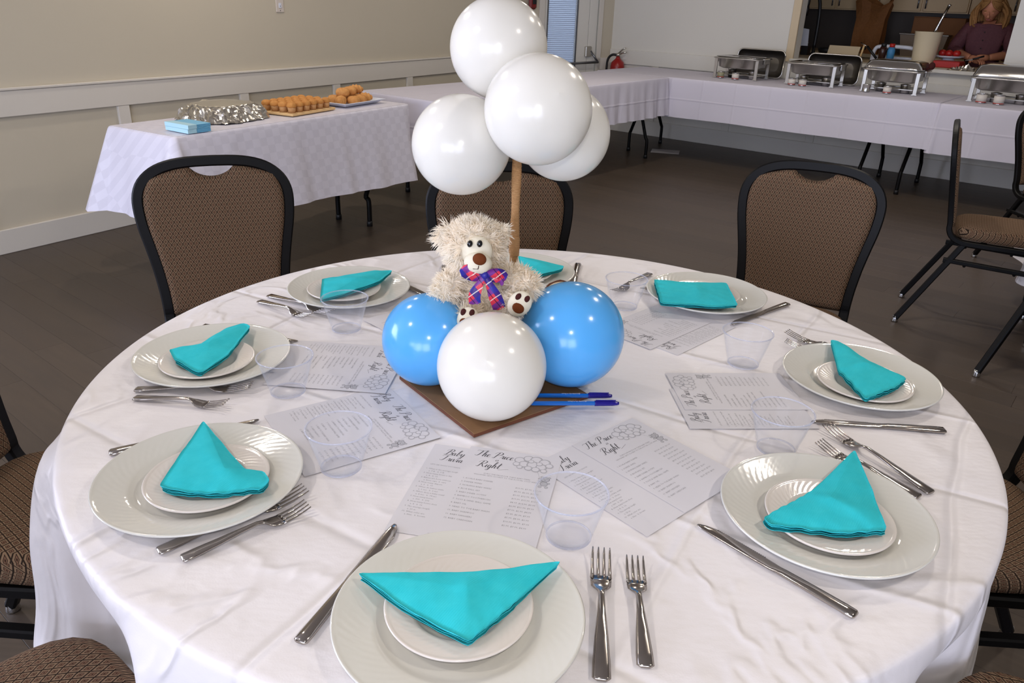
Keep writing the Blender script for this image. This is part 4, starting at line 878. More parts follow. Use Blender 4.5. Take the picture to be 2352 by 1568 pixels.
def drape(a, t):
    d = math.degrees(a) % 360; f = 0.010 * t
    for c, w, A in FOLDS:
        x = (d - c + 180) % 360 - 180; f += A * math.exp(-(x / w) ** 2) * (t ** (0.42 if A > 0.08 else 0.8))
    f += 0.012 * t * noise.noise(Vector((cos(a) * 5, sin(a) * 5, t * 2.5)))
    if 206 < d < 232: f -= 0.03 * t * math.exp(-((d - 219) / 9) ** 2)
    for c, w, A in DENT:
        x = abs((d - c + 180) % 360 - 180); q = min(1.0, max(0.0, (w + 6 - x) / 6)); q = q * q * (3 - 2 * q)
        k = min(1.0, t / 0.5); k = q * k * k * (3 - 2 * k); f = f * (1 - k) - A * k
    return f
def flat(x, y):
    return 0.0
round_cloth(0.768, 0.750, 0.385, 1, drape, 540, flat, 26, hem=lambda a: 0.012 * noise.noise(Vector((cos(a) * 2, sin(a) * 2, 0)))).build('tablecloth', M_satin, None, 'creased white satin cloth on the round table', cat='tablecloth')
TT = 0.7505

# ---- plates
def flute(r0, r1, n, amp, tw):
    def fn(r, z, a):
        if r < r0 or r > r1: return (0, 0)
        k = sin(pi * (r - r0) / (r1 - r0)) ** 0.6
        return (0, amp * k * (abs(sin(n / 2 * (a + tw * (r - r0) / (r1 - r0)))) - 0.6))
    return fn
def plate_mesh(R, h, well, name, m, n):
    k = R / 0.1367
    top = [(0, 0.0055), (well * 0.6, 0.0055), (well * 0.93, 0.006), (well, 0.0072), (well + 0.006 * k, 0.0105)]
    rim0 = well + 0.009 * k
    for i in range(11): t = i / 10; top.append((rim0 + (R - 0.004 - rim0) * t, 0.0118 + (h - 0.0118) * t))
    prof = [(0, 0.0012), (well * 0.86, 0.0012), (well * 0.88, 0.0), (well * 0.93, 0.0), (well * 0.97, 0.003), (well + 0.012 * k, 0.0065), (R - 0.006, h - 0.0045), (R - 0.001, h - 0.0022), (R, h), (R - 0.0015, h + 0.0012)] + top[::-1]
    me = MB().lathe(prof, 240, fn=lambda r, z, a, F=flute(rim0 + 0.002, R - 0.006, n, 0.0008 * k, 0.35): F(r, z, a) if z > 0.0100 + (h - 0.0118) * max(0, (r - rim0) / (R - rim0)) * 0.9 else (0, 0)).mesh(name)
    me.materials.append(m); return me
PM = plate_mesh(0.1367, 0.0205, 0.084, 'dinner_plate', M_china, 56); SM = plate_mesh(0.0818, 0.0150, 0.046, 'side_plate', M_china_s, 44)
WHERE = ['nearest the camera at the front', 'at the front right', 'at the right', 'at the back right', 'behind the bear at the back', 'at the back left', 'at the left', 'at the front left']
PLT = [(-0.064, -0.633), (0.403, -0.412), (0.605, 0.011), (0.402, 0.420), (-0.035, 0.520), (-0.415, 0.357), (-0.577, -0.022), (-0.443, -0.402)]
SPL = [(-0.065, -0.623), (0.403, -0.425), (0.602, -0.016), (0.396, 0.415), (-0.035, 0.51), (-0.424, 0.344), (-0.578, -0.045), (-0.431, -0.408)]
for i in range(8):
    place('dinner_plate', PM, None, 'large white fluted dinner plate ' + WHERE[i] + ' of the round table', cat='plate', group='large dinner plates', loc=(PLT[i][0], PLT[i][1], TT), rotz=i * 0.37)
    place('side_plate', SM, None, 'small white plate under the turquoise napkin ' + WHERE[i], cat='plate', group='small side plates', loc=(SPL[i][0], SPL[i][1], TT + 0.0058), rotz=i * 0.71)

# ---- napkins
NAP = [[(-0.1837, -0.5944), (-0.0417, -0.5815), (0.0481, -0.556), (-0.0051, -0.6306), (-0.0495, -0.6862), (-0.1106, -0.6512)],
 [(0.4893, -0.2747), (0.4763, -0.3708), (0.4597, -0.4669), (0.4011, -0.4759), (0.3138, -0.468), (0.308, -0.4524), (0.3895, -0.3883)],
 [(0.5924, 0.1411), (0.6061, 0.1362), (0.6353, 0.0457), (0.6746, -0.0188), (0.6363, -0.0596), (0.5687, -0.106), (0.5609, 0.0049)],
 [(0.2858, 0.4607), (0.3639, 0.4492), (0.4559, 0.4608), (0.45, 0.3133), (0.3951, 0.299), (0.2812, 0.3063)],
 [(-0.0401, 0.5945), (-0.0056, 0.5777), (0.0754, 0.5334), (0.0685, 0.5058), (0.016, 0.4604), (-0.0253, 0.4551)],
 [(-0.4791, 0.3661), (-0.3749, 0.4412), (-0.3325, 0.4468), (-0.3494, 0.3649), (-0.4015, 0.2904), (-0.4493, 0.2367)],
 [(-0.6507, -0.0359), (-0.6058, -0.0157), (-0.5855, 0.0679), (-0.5613, 0.0946), (-0.5436, 0.0834), (-0.538, -0.0462), (-0.5558, -0.1234), (-0.577, -0.1122), (-0.6244, -0.0736)],
 [(-0.4881, -0.2795), (-0.3781, -0.405), (-0.3548, -0.403), (-0.3382, -0.4244), (-0.3415, -0.4427), (-0.3958, -0.4589), (-0.4474, -0.4584), (-0.4774, -0.4492)]]
NLAB = ['triangular turquoise napkin pointing at the camera, on the front plates', 'turquoise napkin folded to a peak on the front right plates', 'slanted turquoise napkin on the right hand plates', 'roughly rectangular turquoise napkin on the back right plates', 'turquoise napkin on the back plates partly hidden by the bear', 'turquoise napkin on the back left plates seen through a cup', 'turquoise napkin with rolled end on the left plates', 'turquoise napkin with a rounded looped corner on the front left plates']
OPEN_E = [(3, 4, 5), (2, 3, 4, 5), (3, 4, 5), (5,), (4,), (5,), (6, 7), (4, 5, 6)]
def napkin(poly, i):
    cx = sum(p[0] for p in poly) / len(poly); cy = sum(p[1] for p in poly) / len(poly)
    # densify
    P = []
    n = len(poly)
    for k in range(n):
        a, b = poly[k], poly[(k + 1) % n]; m = max(3, int(math.hypot(b[0] - a[0], b[1] - a[1]) / 0.006))
        for j in range(m):
            t = j / m; P.append((a[0] + (b[0] - a[0]) * t - cx, a[1] + (b[1] - a[1]) * t - cy, k, t))
    # smooth lightly so that corners are soft
    for _ in range(1):
        P = [((P[k - 1][0] + 2 * P[k][0] + P[(k + 1) % len(P)][0]) / 4, (P[k - 1][1] + 2 * P[k][1] + P[(k + 1) % len(P)][1]) / 4, P[k][2], P[k][3]) for k in range(len(P))]
    root = None
    for layer in range(4):
        b = MB(); N = len(P); NR = 12; off = 3.7 * i + 1.3 * layer
        def zf(x, y, r, e):
            base = 0.0012 + 0.0023 * layer
            w = noise.noise(Vector((x * 28, y * 28, off))) * 0.0016 + noise.noise(Vector((x * 60, y * 60, off + 4))) * 0.0006
            crease = 0.0035 * math.exp(-((x * cos(i) + y * sin(i)) / 0.014) ** 2) * (1 - r) if layer == 3 else 0.0
            dome = 0.006 * (1 - r * r) if layer == 3 else 0.0
            return max(base + w * (0.3 + r) + crease + dome + e * 0.0010 * sin(e * 3 + x * 260 + y * 210), 0.0004 + 0.002 * layer)
        for top in (1, 0):
            rings = []
            for q in range(NR + 1):
                r = max(q / NR, 0.001); ring = []
                for (x, y, k, t) in P:
                    openedge = 1.0 if k in OPEN_E[i] else 0.0
                    sh = 1.0 - (0.003 + 0.007 * (3 - layer)) * (0.0 if openedge and layer % 2 == 0 else 1.0) * (1 if layer < 3 else 0)
                    if openedge and layer < 3: sh += 0.006 * (2 - layer) * abs(sin(x * 90 + y * 70 + layer))
                    xx, yy = x * r * sh, y * r * sh
                    ring.append((xx, yy, zf(xx, yy, r, openedge * r ** 6) - (0.0 if top else 0.0007 + (0.0006 if layer == 3 else 0))))
                rings.append(ring)
            b.loft(rings, True, False)
            if not top: b.f[len(b.f) // 2:] = [f[::-1] for f in b.f[len(b.f) // 2:]]
        H = N * (NR + 1); o0 = N * NR
        for k in range(N): b.f.append((o0 + k, H + o0 + k, H + o0 + (k + 1) % N, o0 + (k + 1) % N)); b.sm.append(True)
        if layer == 0: root = thing('napkin', NLAB[i], 'napkin', (cx, cy, TT + 0.0225), 0, 'folded turquoise napkins')
        b.build('paper_layer', M_nap, root)
    return root
for i, p in enumerate(NAP): napkin(p, i)

# ---- cutlery: local +y runs from the handle end to the tip, origin at mid length
def strip(sec, th, seg=None):
    """sec: list of (y, half width left, half width right, z centre line, thickness)"""
    rings = []
    for y, a, b_, z, t in sec:
        h = t / 2; q = min(a, b_) * 0.35
        rings.append([(-a, y, z), (-a + q, y, z + h), (b_ - q, y, z + h), (b_, y, z), (b_ - q, y, z - h), (-a + q, y, z - h)])
    return rings
def fork_mesh(L, name, sc=1.0):
    S = [(0.0, .0070, .0026, .003), (0.012, .0098, .0030, .0036), (0.10, .0096, .0042, .0034), (0.28, .0075, .0068, .0032), (0.45, .0048, .0098, .0034), (0.58, .0036, .0112, .0034), (0.625, .0042, .0098, .003), (0.655, .0085, .0072, .0024), (0.69, .0116, .0046, .0022), (0.74, .0124, .0034, .002), (0.785, .0123, .0036, .002)]
    b = MB(); b.loft(strip([((s_ - .5) * L, w * sc, w * sc, z + 0.0002, t) for s_, w, z, t in S], 0), True)
    for k in range(4):
        x = (-0.0104 + 0.00693 * k) * sc; R = []
        for s_, w, z in ((0.765, .0026, .0036), (0.80, .0022, .0042), (0.88, .0018, .0064), (0.96, .0014, .0100), (1.0, .0007, .0124)):
            y = (s_ - .5) * L; w *= sc; R.append([(x - w, y, z + .0002), (x, y, z + .0012), (x + w, y, z + .0002), (x, y, z - .0008)])
        b.loft(R, True)
    me = b.mesh(name); me.materials.append(M_cut); return me
def knife_mesh(L):
    S = [(0.0, .0062, .0062, .0034, .003), (0.012, .0088, .0088, .0036, .0058), (0.06, .0090, .0090, .0038, .0062), (0.25, .0080, .0080, .0038, .0060), (0.42, .0070, .0070, .0036, .0054), (0.46, .0070, .0072, .0034, .0040), (0.50, .0078, .0086, .0030, .0024), (0.62, .0078, .0094, .0030, .0020), (0.80, .0077, .0096, .0030, .0018), (0.90, .0074, .0086, .0030, .0016), (0.96, .0066, .0052, .0030, .0014), (0.99, .0050, .0010, .0030, .001), (1.0, .0036, -.0016, .003, .0008)]
    b = MB(); b.loft(strip([((s_ - .5) * L, a, max(c, -a + .001), z, t) for s_, a, c, z, t in S], 0), True)
    for k in range(26):
        y = L * (0.56 + 0.33 * k / 26 - .5); x = .0094; b.add([(x - .002, y, .0036), (x + .0010, y + L * .006, .003), (x - .002, y + L * .0125, .0036), (x - .002, y, .0024), (x - .002, y + L * .0125, .0024)], [(0, 1, 2), (3, 4, 1), (0, 3, 1), (2, 1, 4)])
    me = b.mesh('knife'); me.materials.append(M_cut); return me
FKm, FKs, KNm = fork_mesh(0.195, 'dinner_fork'), fork_mesh(0.163, 'salad_fork', 0.95), knife_mesh(0.215)
def lay(nm, me, L, P, Q, label, group, anchor='P', z=TT + 0.0004):
    d = Vector((Q[0] - P[0], Q[1] - P[1])).normalized(); c = Vector(P) + d * L / 2 if anchor == 'P' else Vector(Q) - d * L / 2
    place(nm, me, None, label, cat='fork' if 'fork' in nm else 'knife', group=group, loc=(c.x, c.y, z), rotz=atan2(d.y, d.x) - pi / 2)
gf, gs, gk = 'dinner forks on the round table', 'salad forks on the round table', 'dinner knives on the round table'
lay('knife', KNm, 0.215, (-0.2276, -0.6745), (-0.1688, -0.4941), 'knife half hidden by the nearest dinner plate, handle sticking out', gk)
lay('dinner_fork', FKm, 0.195, (0.0868, -0.7024), (0.0989, -0.5067), 'larger fork right of the nearest dinner plate', gf, 'Q'); lay('salad_fork', FKs, 0.163, (0.1336, -0.6815), (0.1388, -0.5214), 'smaller fork at the far right of the nearest dinner plate', gs)
lay('knife', KNm, 0.215, (0.3812, -0.5918), (0.2432, -0.4481), 'knife lying free in front of the front right plate', gk)
lay('dinner_fork', FKm, 0.195, (0.5803, -0.3374), (0.4945, -0.1805), 'fork behind the front right plate with tines clear of it', gf); lay('salad_fork', FKs, 0.163, (0.5754, -0.3708), (0.4560, -0.2225), 'fork mostly hidden by the rim of the front right plate', gs, 'Q')
lay('knife', KNm, 0.215, (0.6851, -0.1556), (0.467, -0.1433), 'knife in front of the right hand plate beside the printed sheet', gk)
lay('dinner_fork', FKm, 0.195, (0.6620, 0.1060), (0.5321, 0.2211), 'upper of two forks tucked behind the right hand plate', gf, 'Q'); lay('salad_fork', FKs, 0.163, (0.6620, 0.0870), (0.5161, 0.1705), 'lower of two forks tucked behind the right hand plate', gs, 'Q')
lay('knife', KNm, 0.215, (0.5895, 0.4064), (0.4408, 0.2769), 'knife at the back right plate reaching under a clear cup', gk)
lay('dinner_fork', FKm, 0.195, (0.2944, 0.584), (0.2261, 0.4787), 'fork seen through the cup left of the back right plate', gf); lay('salad_fork', FKs, 0.163, (0.345, 0.585), (0.262, 0.440), 'fork almost hidden by the back right plate', gs, 'Q')
lay('knife', KNm, 0.215, (0.1153, 0.637), (0.1021, 0.5163), 'knife standing out above the right blue balloon', gk); lay('dinner_fork', FKm, 0.195, (-0.224, 0.578), (-0.205, 0.40), 'fork hidden behind the bear with its handle end showing', gf)
lay('dinner_fork', FKm, 0.195, (-0.589, 0.3193), (-0.4591, 0.2422), 'upper fork left of the back left plate', gf); lay('salad_fork', FKs, 0.163, (-0.5982, 0.2828), (-0.4859, 0.2117), 'lower fork left of the back left plate', gs)
lay('knife', KNm, 0.215, (-0.385, 0.513), (-0.252, 0.3748), 'knife behind the left blue balloon by the back left plate', gk)
lay('knife', KNm, 0.215, (-0.662, 0.1326), (-0.4557, 0.0794), 'knife behind the left hand plate with only its tip showing', gk)
lay('dinner_fork', FKm, 0.195, (-0.6641, -0.1431), (-0.4955, -0.1264), 'larger fork in front of the left hand plate', gf); lay('salad_fork', FKs, 0.163, (-0.6516, -0.1715), (-0.5134, -0.1852), 'smaller fork in front of the left hand plate', gs)
lay('knife', KNm, 0.215, (-0.6062, -0.3391), (-0.4315, -0.2302), 'knife behind the front left plate, both ends showing', gk)
lay('dinner_fork', FKm, 0.195, (-0.4388, -0.5444), (-0.2987, -0.4141), 'larger fork partly under the front left plate', gf); lay('salad_fork', FKs, 0.163, (-0.4047, -0.5553), (-0.2856, -0.4492), 'smaller fork in front of the front left plate', gs)

# ---- cups
cb_ = MB(); H, R1, R0 = 0.066, 0.0462, 0.0285
cb_.lathe([(R0 + (R1 - R0) * k / 8, H * k / 8) for k in range(9)] + [(R0 - 0.0009 + (R1 - R0) * k / 8, 0.0022 + (H - 0.0022) * k / 8) for k in range(8, -1, -1)] + [(0.003, 0.0024)], 64)
CUPM = cb_.mesh('cup'); CUPM.materials.append(M_clear)
bs = MB().lathe([(R0 - 0.0005, 0.0001), (R0 + 0.0009, 0.0008), (R0 + 0.0008, 0.0024), (R0 - 0.0008, 0.0026), (R0 - 0.0012, 0.0012)], 64, closed=True); BASM = bs.mesh('base_ring'); BASM.materials.append(M_rim)
rs_ = MB().lathe([(R1 - .0008, H - .0006), (R1 + 0.0011, H - 0.0004), (R1 + 0.0012, H + 0.0008), (R1 + 0.0002, H + 0.0014), (R1 - 0.0010, H + 0.0008)], 64, closed=True); RIMM = rs_.mesh('rim'); RIMM.materials.append(M_rim)
CUPS = [(0.0600, -0.474, 'clear plastic cup between the two front papers'), (0.3876, -0.236, 'clear plastic cup standing on the right hand printed sheet'), (0.4085, 0.0718, 'clear plastic cup above the right hand printed sheet'), (0.2069, 0.3467, 'clear plastic cup left of the back right plate, behind the blue balloon'),
        (-0.3746, 0.154, 'clear plastic cup in front of the back left plate'), (-0.4091, -0.1234, 'clear plastic cup overlapping the left hand plate'), (-0.2640, -0.3436, 'clear plastic cup standing on the front left printed sheet')]
for x_, y_, lab in CUPS:
    c_ = place('plastic_cup', CUPM, None, lab, cat='cup', group='clear plastic cups', loc=(x_, y_, TT + 0.0024)); place('base_ring', BASM, c_); place('rim', RIMM, c_)

# ---- printed game sheets
def text_mesh(lines, size, align='LEFT', lead=1.0):
    cu = bpy.data.curves.new('txt', 'FONT'); cu.body = '\n'.join(lines); cu.size = size; cu.align_x = align; cu.space_line = lead; cu.resolution_u = 1
    o = bpy.data.objects.new('txt', cu); COL.objects.link(o); dg = bpy.context.evaluated_depsgraph_get(); me = bpy.data.meshes.new_from_object(o.evaluated_get(dg))
    bpy.data.objects.remove(o); bpy.data.curves.remove(cu); return [tuple(v.co) for v in me.vertices], [tuple(p.vertices) for p in me.polygons]
GL = {'T': (0.62, [[(-.1, .78), (0, .9), (.25, .9), (.5, .92), (.75, 1.0)], [(.42, .9), (.38, .6), (.28, .2), (.15, .02), (.02, .02), (-.04, .15)]]),
 'h': (0.42, [[(0, .05), (.13, .35), (.25, .8), (.25, 1.0), (.17, .95), (.1, .5), (.06, 0)], [(.07, .1), (.14, .32), (.24, .44), (.29, .34), (.27, .08), (.33, 0), (.42, .08)]]),
 'e': (0.34, [[(0, .08), (.13, .2), (.24, .34), (.2, .45), (.09, .38), (.05, .16), (.12, 0), (.24, .02), (.34, .1)]]),
 'P': (0.62, [[(.32, .95), (.22, .5), (.12, .06), (0, -.02), (-.08, .1)], [(-.06, .66), (.08, .92), (.36, 1.02), (.62, .88), (.58, .62), (.38, .46), (.2, .5)]]),
 'R': (0.70, [[(.32, .95), (.22, .5), (.12, .06), (0, -.02), (-.08, .1)], [(-.06, .66), (.08, .92), (.36, 1.02), (.62, .88), (.56, .62), (.36, .48), (.24, .5)], [(.3, .5), (.42, .25), (.56, .02), (.72, .06)]]),
 'B': (0.66, [[(.32, .95), (.22, .5), (.12, .06), (0, -.02), (-.08, .1)], [(-.06, .66), (.08, .92), (.36, 1.02), (.58, .88), (.52, .64), (.3, .54)], [(.3, .54), (.56, .44), (.56, .18), (.36, 0), (.14, .04)]]),
 'r': (0.34, [[(0, .05), (.1, .3), (.14, .48), (.19, .4), (.28, .42), (.25, .2), (.27, .02), (.36, .07)]]), 'i': (0.24, [[(0, .08), (.11, .44), (.08, .1), (.13, 0), (.24, .1)], [(.15, .62), (.17, .67)]]),
 'c': (0.32, [[(.26, .36), (.18, .45), (.07, .35), (.04, .12), (.12, 0), (.24, .04), (.32, .14)]]), 's': (0.30, [[(0, .05), (.12, .3), (.16, .48), (.2, .3), (.22, .1), (.12, 0), (.02, .04)]]),
 'g': (0.38, [[(.26, .38), (.14, .45), (.04, .3), (.06, .06), (.18, .04), (.27, .42), (.25, 0), (.2, -.35), (.06, -.42), (.02, -.3), (.2, -.05), (.38, .1)]]), 't': (0.34, [[(0, .1), (.14, .5), (.2, .88), (.15, .4), (.14, .1), (.2, 0), (.34, .1)], [(.0, .56), (.36, .6)]]),
 'a': (0.42, [[(.26, .38), (.14, .45), (.04, .3), (.06, .06), (.18, .04), (.27, .42), (.26, .1), (.32, 0), (.42, .1)]]), 'b': (0.38, [[(0, .05), (.14, .4), (.24, .85), (.22, 1.0), (.14, .9), (.08, .3), (.1, .02), (.22, .02), (.28, .2), (.22, .36), (.3, .33), (.38, .34)]]),
 'y': (0.38, [[(0, .3), (.06, .44), (.06, .12), (.14, .04), (.26, .2), (.3, .44), (.26, 0), (.18, -.36), (.05, -.42), (.04, -.28), (.22, -.05), (.38, .1)]]), 'v': (0.38, [[(0, .3), (.07, .45), (.1, .1), (.17, 0), (.28, .2), (.3, .45), (.38, .4)]]), ' ': (0.28, [])}
def script(word, x, y, em, tail=False):
    V, F = [], []
    for chr_ in word:
        adv, strokes = GL[chr_]
        for st in strokes:
            pts = catmull([(px + py * 0.22, py, 0) for px, py in st], 5); n = len(pts); o = len(V)
            for i, p in enumerate(pts):
                T = (pts[min(i + 1, n - 1)] - pts[max(i - 1, 0)]); T = T.normalized() if T.length > 1e-9 else Vector((1, 0, 0)); N = Vector((-T.y, T.x, 0))
                w = 0.015 + 0.036 * max(0.0, -T.y) ** 1.5
                for q in (p + N * w, p - N * w): V.append((x + q.x * em, y + q.y * em, 0))
            F += [(o + 2 * i, o + 2 * i + 1, o + 2 * i + 3, o + 2 * i + 2) for i in range(n - 1)]
        x += adv * em
    if tail:
        pts = catmull([(x - .1 * em, y - .18 * em, 0), (x + .3 * em, y - .05 * em, 0), (x + .8 * em, y + .12 * em, 0)], 5); o = len(V)
        for p in pts: V.append((p.x, p.y + .016 * em, 0)); V.append((p.x, p.y - .012 * em, 0))
        F += [(o + 2 * i, o + 2 * i + 1, o + 2 * i + 3, o + 2 * i + 2) for i in range(len(pts) - 1)]
    return V, F
def merge(name, parts, m):
    b = MB()
    for (V, F), dx, dy in parts: b.add([(a + dx, c + dy, 0) for a, c, _ in V], F)
    me = b.mesh(name); me.materials.append(m); return me
SWd, SHt = 0.140, 0.216
H1 = merge('heading', [(script('The Price', -0.0585, 0.0845, 0.0165), 0, 0), (script('is', -0.0255, 0.0762, 0.0085), 0, 0), (script('Right', -0.049, 0.0572, 0.0165, True), 0, 0)], M_ink)
ITEMS = ['1. KOALA BABY DIAPER', '2. DIAPER WIPES', '3. NURSING BABY WIPES', '4. BLUE BALL SET', '5. BABY DINER OUTFIT', '6. BAMBOO TOOTHBRUSH', '7. TOYS & SAND BALL GAME', '8. BABY OIL', '9. HEAD TO TOE BABY WASH', '10. BABY SHAMPOO', '11. BABY HANGERS', '12. BABY CARDIGAN']
PRICE = ['$13.99, $7.99, $11.99', '$5.99, $3.99, $12.99', '$9.97, $12.99, $8.99', '$19.99, $15.99, $10.99', '$8.97, $14.99, $3.99', '$6.99, $11.99, $9.99', '$7.99, $2.99, $4.99', '$3.49, $5.99, $7.99', '$5.99, $8.99, $2.99', '$10.99, $6.99, $7.99', '$2.99, $7.99, $4.99']
H2 = merge('item_list', [(text_mesh(ITEMS, 0.0042, lead=2.05), -0.060, 0.022)], M_ink2); H4 = merge('price_list', [(text_mesh(PRICE, 0.0042, lead=2.05), 0.018, 0.016)], M_ink2)
H3 = merge('instruction_text', [(text_mesh(['GUESS THE PRICE FOR THESE BABY ITEMS', 'WHOEVER GETS CLOSEST TO THE ACTUAL COST WINS!'], 0.0037, 'CENTER', 1.25), 0.0, 0.040)], M_ink2)
QS = ['1. What is the average weight', '     a. 7 lb   b. 9 lb', '2. How many hours a day', '     a. 8   b. 16', '3. Babies are born without', '     a. knee caps  b. ears', '4. How many diapers', '     a. 5   b. 10', '5. When do babies smile', '     a. 2 mo   b. 6 mo', '6. When does a baby crawl', '     a. 8 mo   b. 14 mo', '7. How many bones', '     a. 300   b. 206', '8. How many hours does', '     a. 4   b. 16', '9. The average length', '     a. 20 in', '10. What color are', '     a. blue   b. brown']
T1 = merge('heading', [(script('Baby', -0.0480, 0.083, 0.0160), 0, 0), (script('Trivia', -0.0505, 0.067, 0.0152), 0, 0)], M_ink)
T2 = merge('question_list', [(text_mesh(['LETS SEE WHAT YOU KNOW'], 0.0036), -0.060, 0.052), (text_mesh(QS, 0.0041, lead=1.42), -0.063, 0.040)], M_ink2)
def disc(b, x, y, r, z=0.0, n=20, sx=1.0): b.add([(x + sx * r * cos(2 * pi * k / n), y + r * sin(2 * pi * k / n), z) for k in range(n)], [tuple(range(n))])
rb2 = random.Random(11); BUB = [(.010, .088, .0085), (.022, .095, .008), (.034, .094, .0095), (.047, .090, .009), (.018, .079, .0085), (.031, .080, .0095), (.044, .077, .0085), (.055, .083, .006), (.007, .077, .0055), (.026, .070, .006), (.037, .069, .0065), (.049, .068, .005), (.013, .070, .0045), (.027, .0885, .0045), (.040, .0845, .005)]
ba, bb, bc = MB(), MB(), MB()
for k, (x_, y_, r_) in enumerate(BUB):
    z_ = 0.00002 * k; disc(ba, x_, y_, r_, z_); disc(bb, x_, y_, r_ * 0.91, z_ + 0.000006); disc(bc, x_ - r_ * .06, y_ + r_ * .07, r_ * 0.74, z_ + 0.000012)
BA, BB, BC = ba.mesh('balloon_outline'), bb.mesh('balloon_shading'), bc.mesh('balloon_light'); BA.materials.append(M_ink4); BB.materials.append(M_ink3); BC.materials.append(M_paper)
b1, b2_ = MB(), MB()
for x_, y_, r_, sx in ((.055, .048, .0062, 1.1), (.0495, .053, .0022, 1), (.0605, .053, .0022, 1), (.055, .037, .0058, 1), (.0505, .029, .0030, .9), (.0595, .029, .0030, .9), (.0485, .0425, .0022, 1.5), (.0465, .048, .002, 1), (.0615, .039, .0022, 1)):
    disc(b1, x_, y_, r_, 0.0, 18, sx); disc(b2_, x_, y_, r_ * .84, 0.000008, 18, sx)
for x_, y_, r_ in ((.0525, .0495, .0007), (.0575, .0495, .0007), (.055, .0465, .0011)): disc(b1, x_, y_, r_, 0.00002, 10)
b1.add([(.0465, .0495, 0), (.0468, .0495, 0), (.0405, .066, 0), (.0402, .066, 0)], [(0, 1, 2, 3)])
BR1, BR2 = b1.mesh('bear_outline'), b2_.mesh('bear_fill'); BR1.materials.append(M_ink2); BR2.materials.append(M_ink3)
SHM = MB().box(-SWd / 2, SWd / 2, -SHt / 2, SHt / 2, 0, 0.00018).mesh('paper_sheet'); SHM.materials.append(M_paper)
PLACES = [('front', (0.0554, -0.2925), (-0.1381, -0.2655), (0.175, 0.985)), ('front right', (0.1736, -0.1584), (0.013, -0.308), (-0.6816, 0.7317)), ('right hand', (0.2527, 0.0164), (0.2642, -0.1852), (-0.995, -0.095)),
          ('back right', (0.137, 0.217), (0.2875, 0.1004), (-0.692, -0.722)), ('back left', (-0.194, 0.058), (-0.06, 0.202), (0.73, -0.68)), ('left hand', (-0.2440, -0.115), (-0.244, 0.077), (0.998, -0.06)), ('front left', (-0.1320, -0.2477), (-0.2456, -0.083), (0.823, 0.568))]
for k, (nm, TR, TL, u) in enumerate(PLACES):
    u = Vector(u).normalized(); r = Vector((u.y, -u.x)); rz = atan2(u.y, u.x) - pi / 2
    c1_ = Vector(TR) - r * SWd / 2 - u * SHt / 2; c2_ = Vector(TL) + r * SWd / 2 - u * SHt / 2
    zb = TT + 0.0003 + 0.00045 * (k % 3)
    s2 = place('game_sheet', SHM, None, 'under sheet headed Baby Trivia at the %s place of the round table' % nm, cat='paper', group='baby trivia sheets', loc=(c2_.x, c2_.y, zb), rotz=rz + 0.01 * (k % 2))
    for me in (T1, T2): place(me.name.split('.')[0], me, s2, loc=(0, 0, 0.00021))
    s1 = place('game_sheet', SHM, None, 'top sheet headed The Price is Right at the %s place of the round table' % nm, cat='paper', group='price guessing sheets', loc=(c1_.x, c1_.y, zb + 0.00075), rotz=rz)
    for me, z_ in ((H1, .00022), (H2, .00022), (H4, .00022), (H3, .00022), (BA, .00022), (BB, .00022), (BC, .00022), (BR1, .00021), (BR2, .00021)): place(me.name.split('.')[0], me, s1, loc=(0, 0, z_))

# ================================================================== CENTREPIECE
bd_c = Vector((-0.0615, -0.0765)); bd_r = atan2(0.785, 0.62)
BZ = 0.7575
bd = thing('base_board', 'square brown board under the balloons of the centrepiece', 'board', (bd_c.x, bd_c.y, TT + 0.0016), atan2(0.1117, 0.1404))
MB().box(-.119, .119, -.119, .119, 0, 0.0058, 0.0008).build('board_body', M_board, bd)
e_ = MB()
for a in range(4):
    q = MB(Matrix.Rotation(pi / 2 * a, 4, 'Z')); q.box(-.1192, .1192, -.1197, -.1190, 0.0002, 0.0054); e_.v += q.v; e_.f += [tuple(i + len(e_.v) - len(q.v) for i in f) for f in q.f]; e_.sm += q.sm
e_.build('board_edge', M_board_e, bd)
def balloon(label, c, R, m, neck, group, k=0.045):
    d = Vector(neck).normalized(); q = Vector((0, 0, -1)).rotation_difference(d)
    t = thing('balloon', label, 'balloon', c, 0, group, rot=q.to_euler())
    prof = [(0, R * (1.0 + 0.012)), (R * 0.012, R * 1.010)]
    for i in range(2, 48):
        a = pi * i / 48; r = R * sin(a); z = R * cos(a)
        if cos(a) < 0: z *= 1 + k * (-cos(a)) ** 2; r *= 1 - 0.02 * (cos(a)) ** 2
        prof.append((r, z))
    zb = prof[-1][1]; prof += [(R * 0.055, zb - R * 0.008), (R * 0.04, zb - R * 0.05)]
    b = MB().lathe(prof, 72); b.build('skin', m, t)
    MB().lathe([(R * .04, zb - R * .045), (R * .075, zb - R * .06), (R * .07, zb - R * .09), (R * .045, zb - R * .1), (R * .085, zb - R * .15), (R * .08, zb - R * .155), (0.0005, zb - R * .11)], 20).build('knot', m, t)
    return t
gt, gb = 'white balloons at the top of the pole', 'balloons on the base board'
bz_ = TT + 0.0016 + 0.0058
balloon('white balloon in the front of the base board, below the bear', (-0.059, -0.179, bz_ + 0.0866), 0.0866, M_latex_w, (0.05, 0.9, -0.55), gb)
balloon('light blue balloon on the left of the base board', (-0.174, -0.070, bz_ + 0.0798), 0.0798, M_latex_b, (0.85, 0.25, -0.45), gb)
balloon('larger light blue balloon on the right of the base board', (0.070, -0.048, bz_ + 0.0915), 0.0915, M_latex_b, (-0.8, 0.3, -0.5), gb)
balloon('topmost white balloon of the cluster on the pole', (-0.0735, 0.083, 1.3015), 0.0804, M_latex_w, (0.35, -0.15, -0.9), gt)
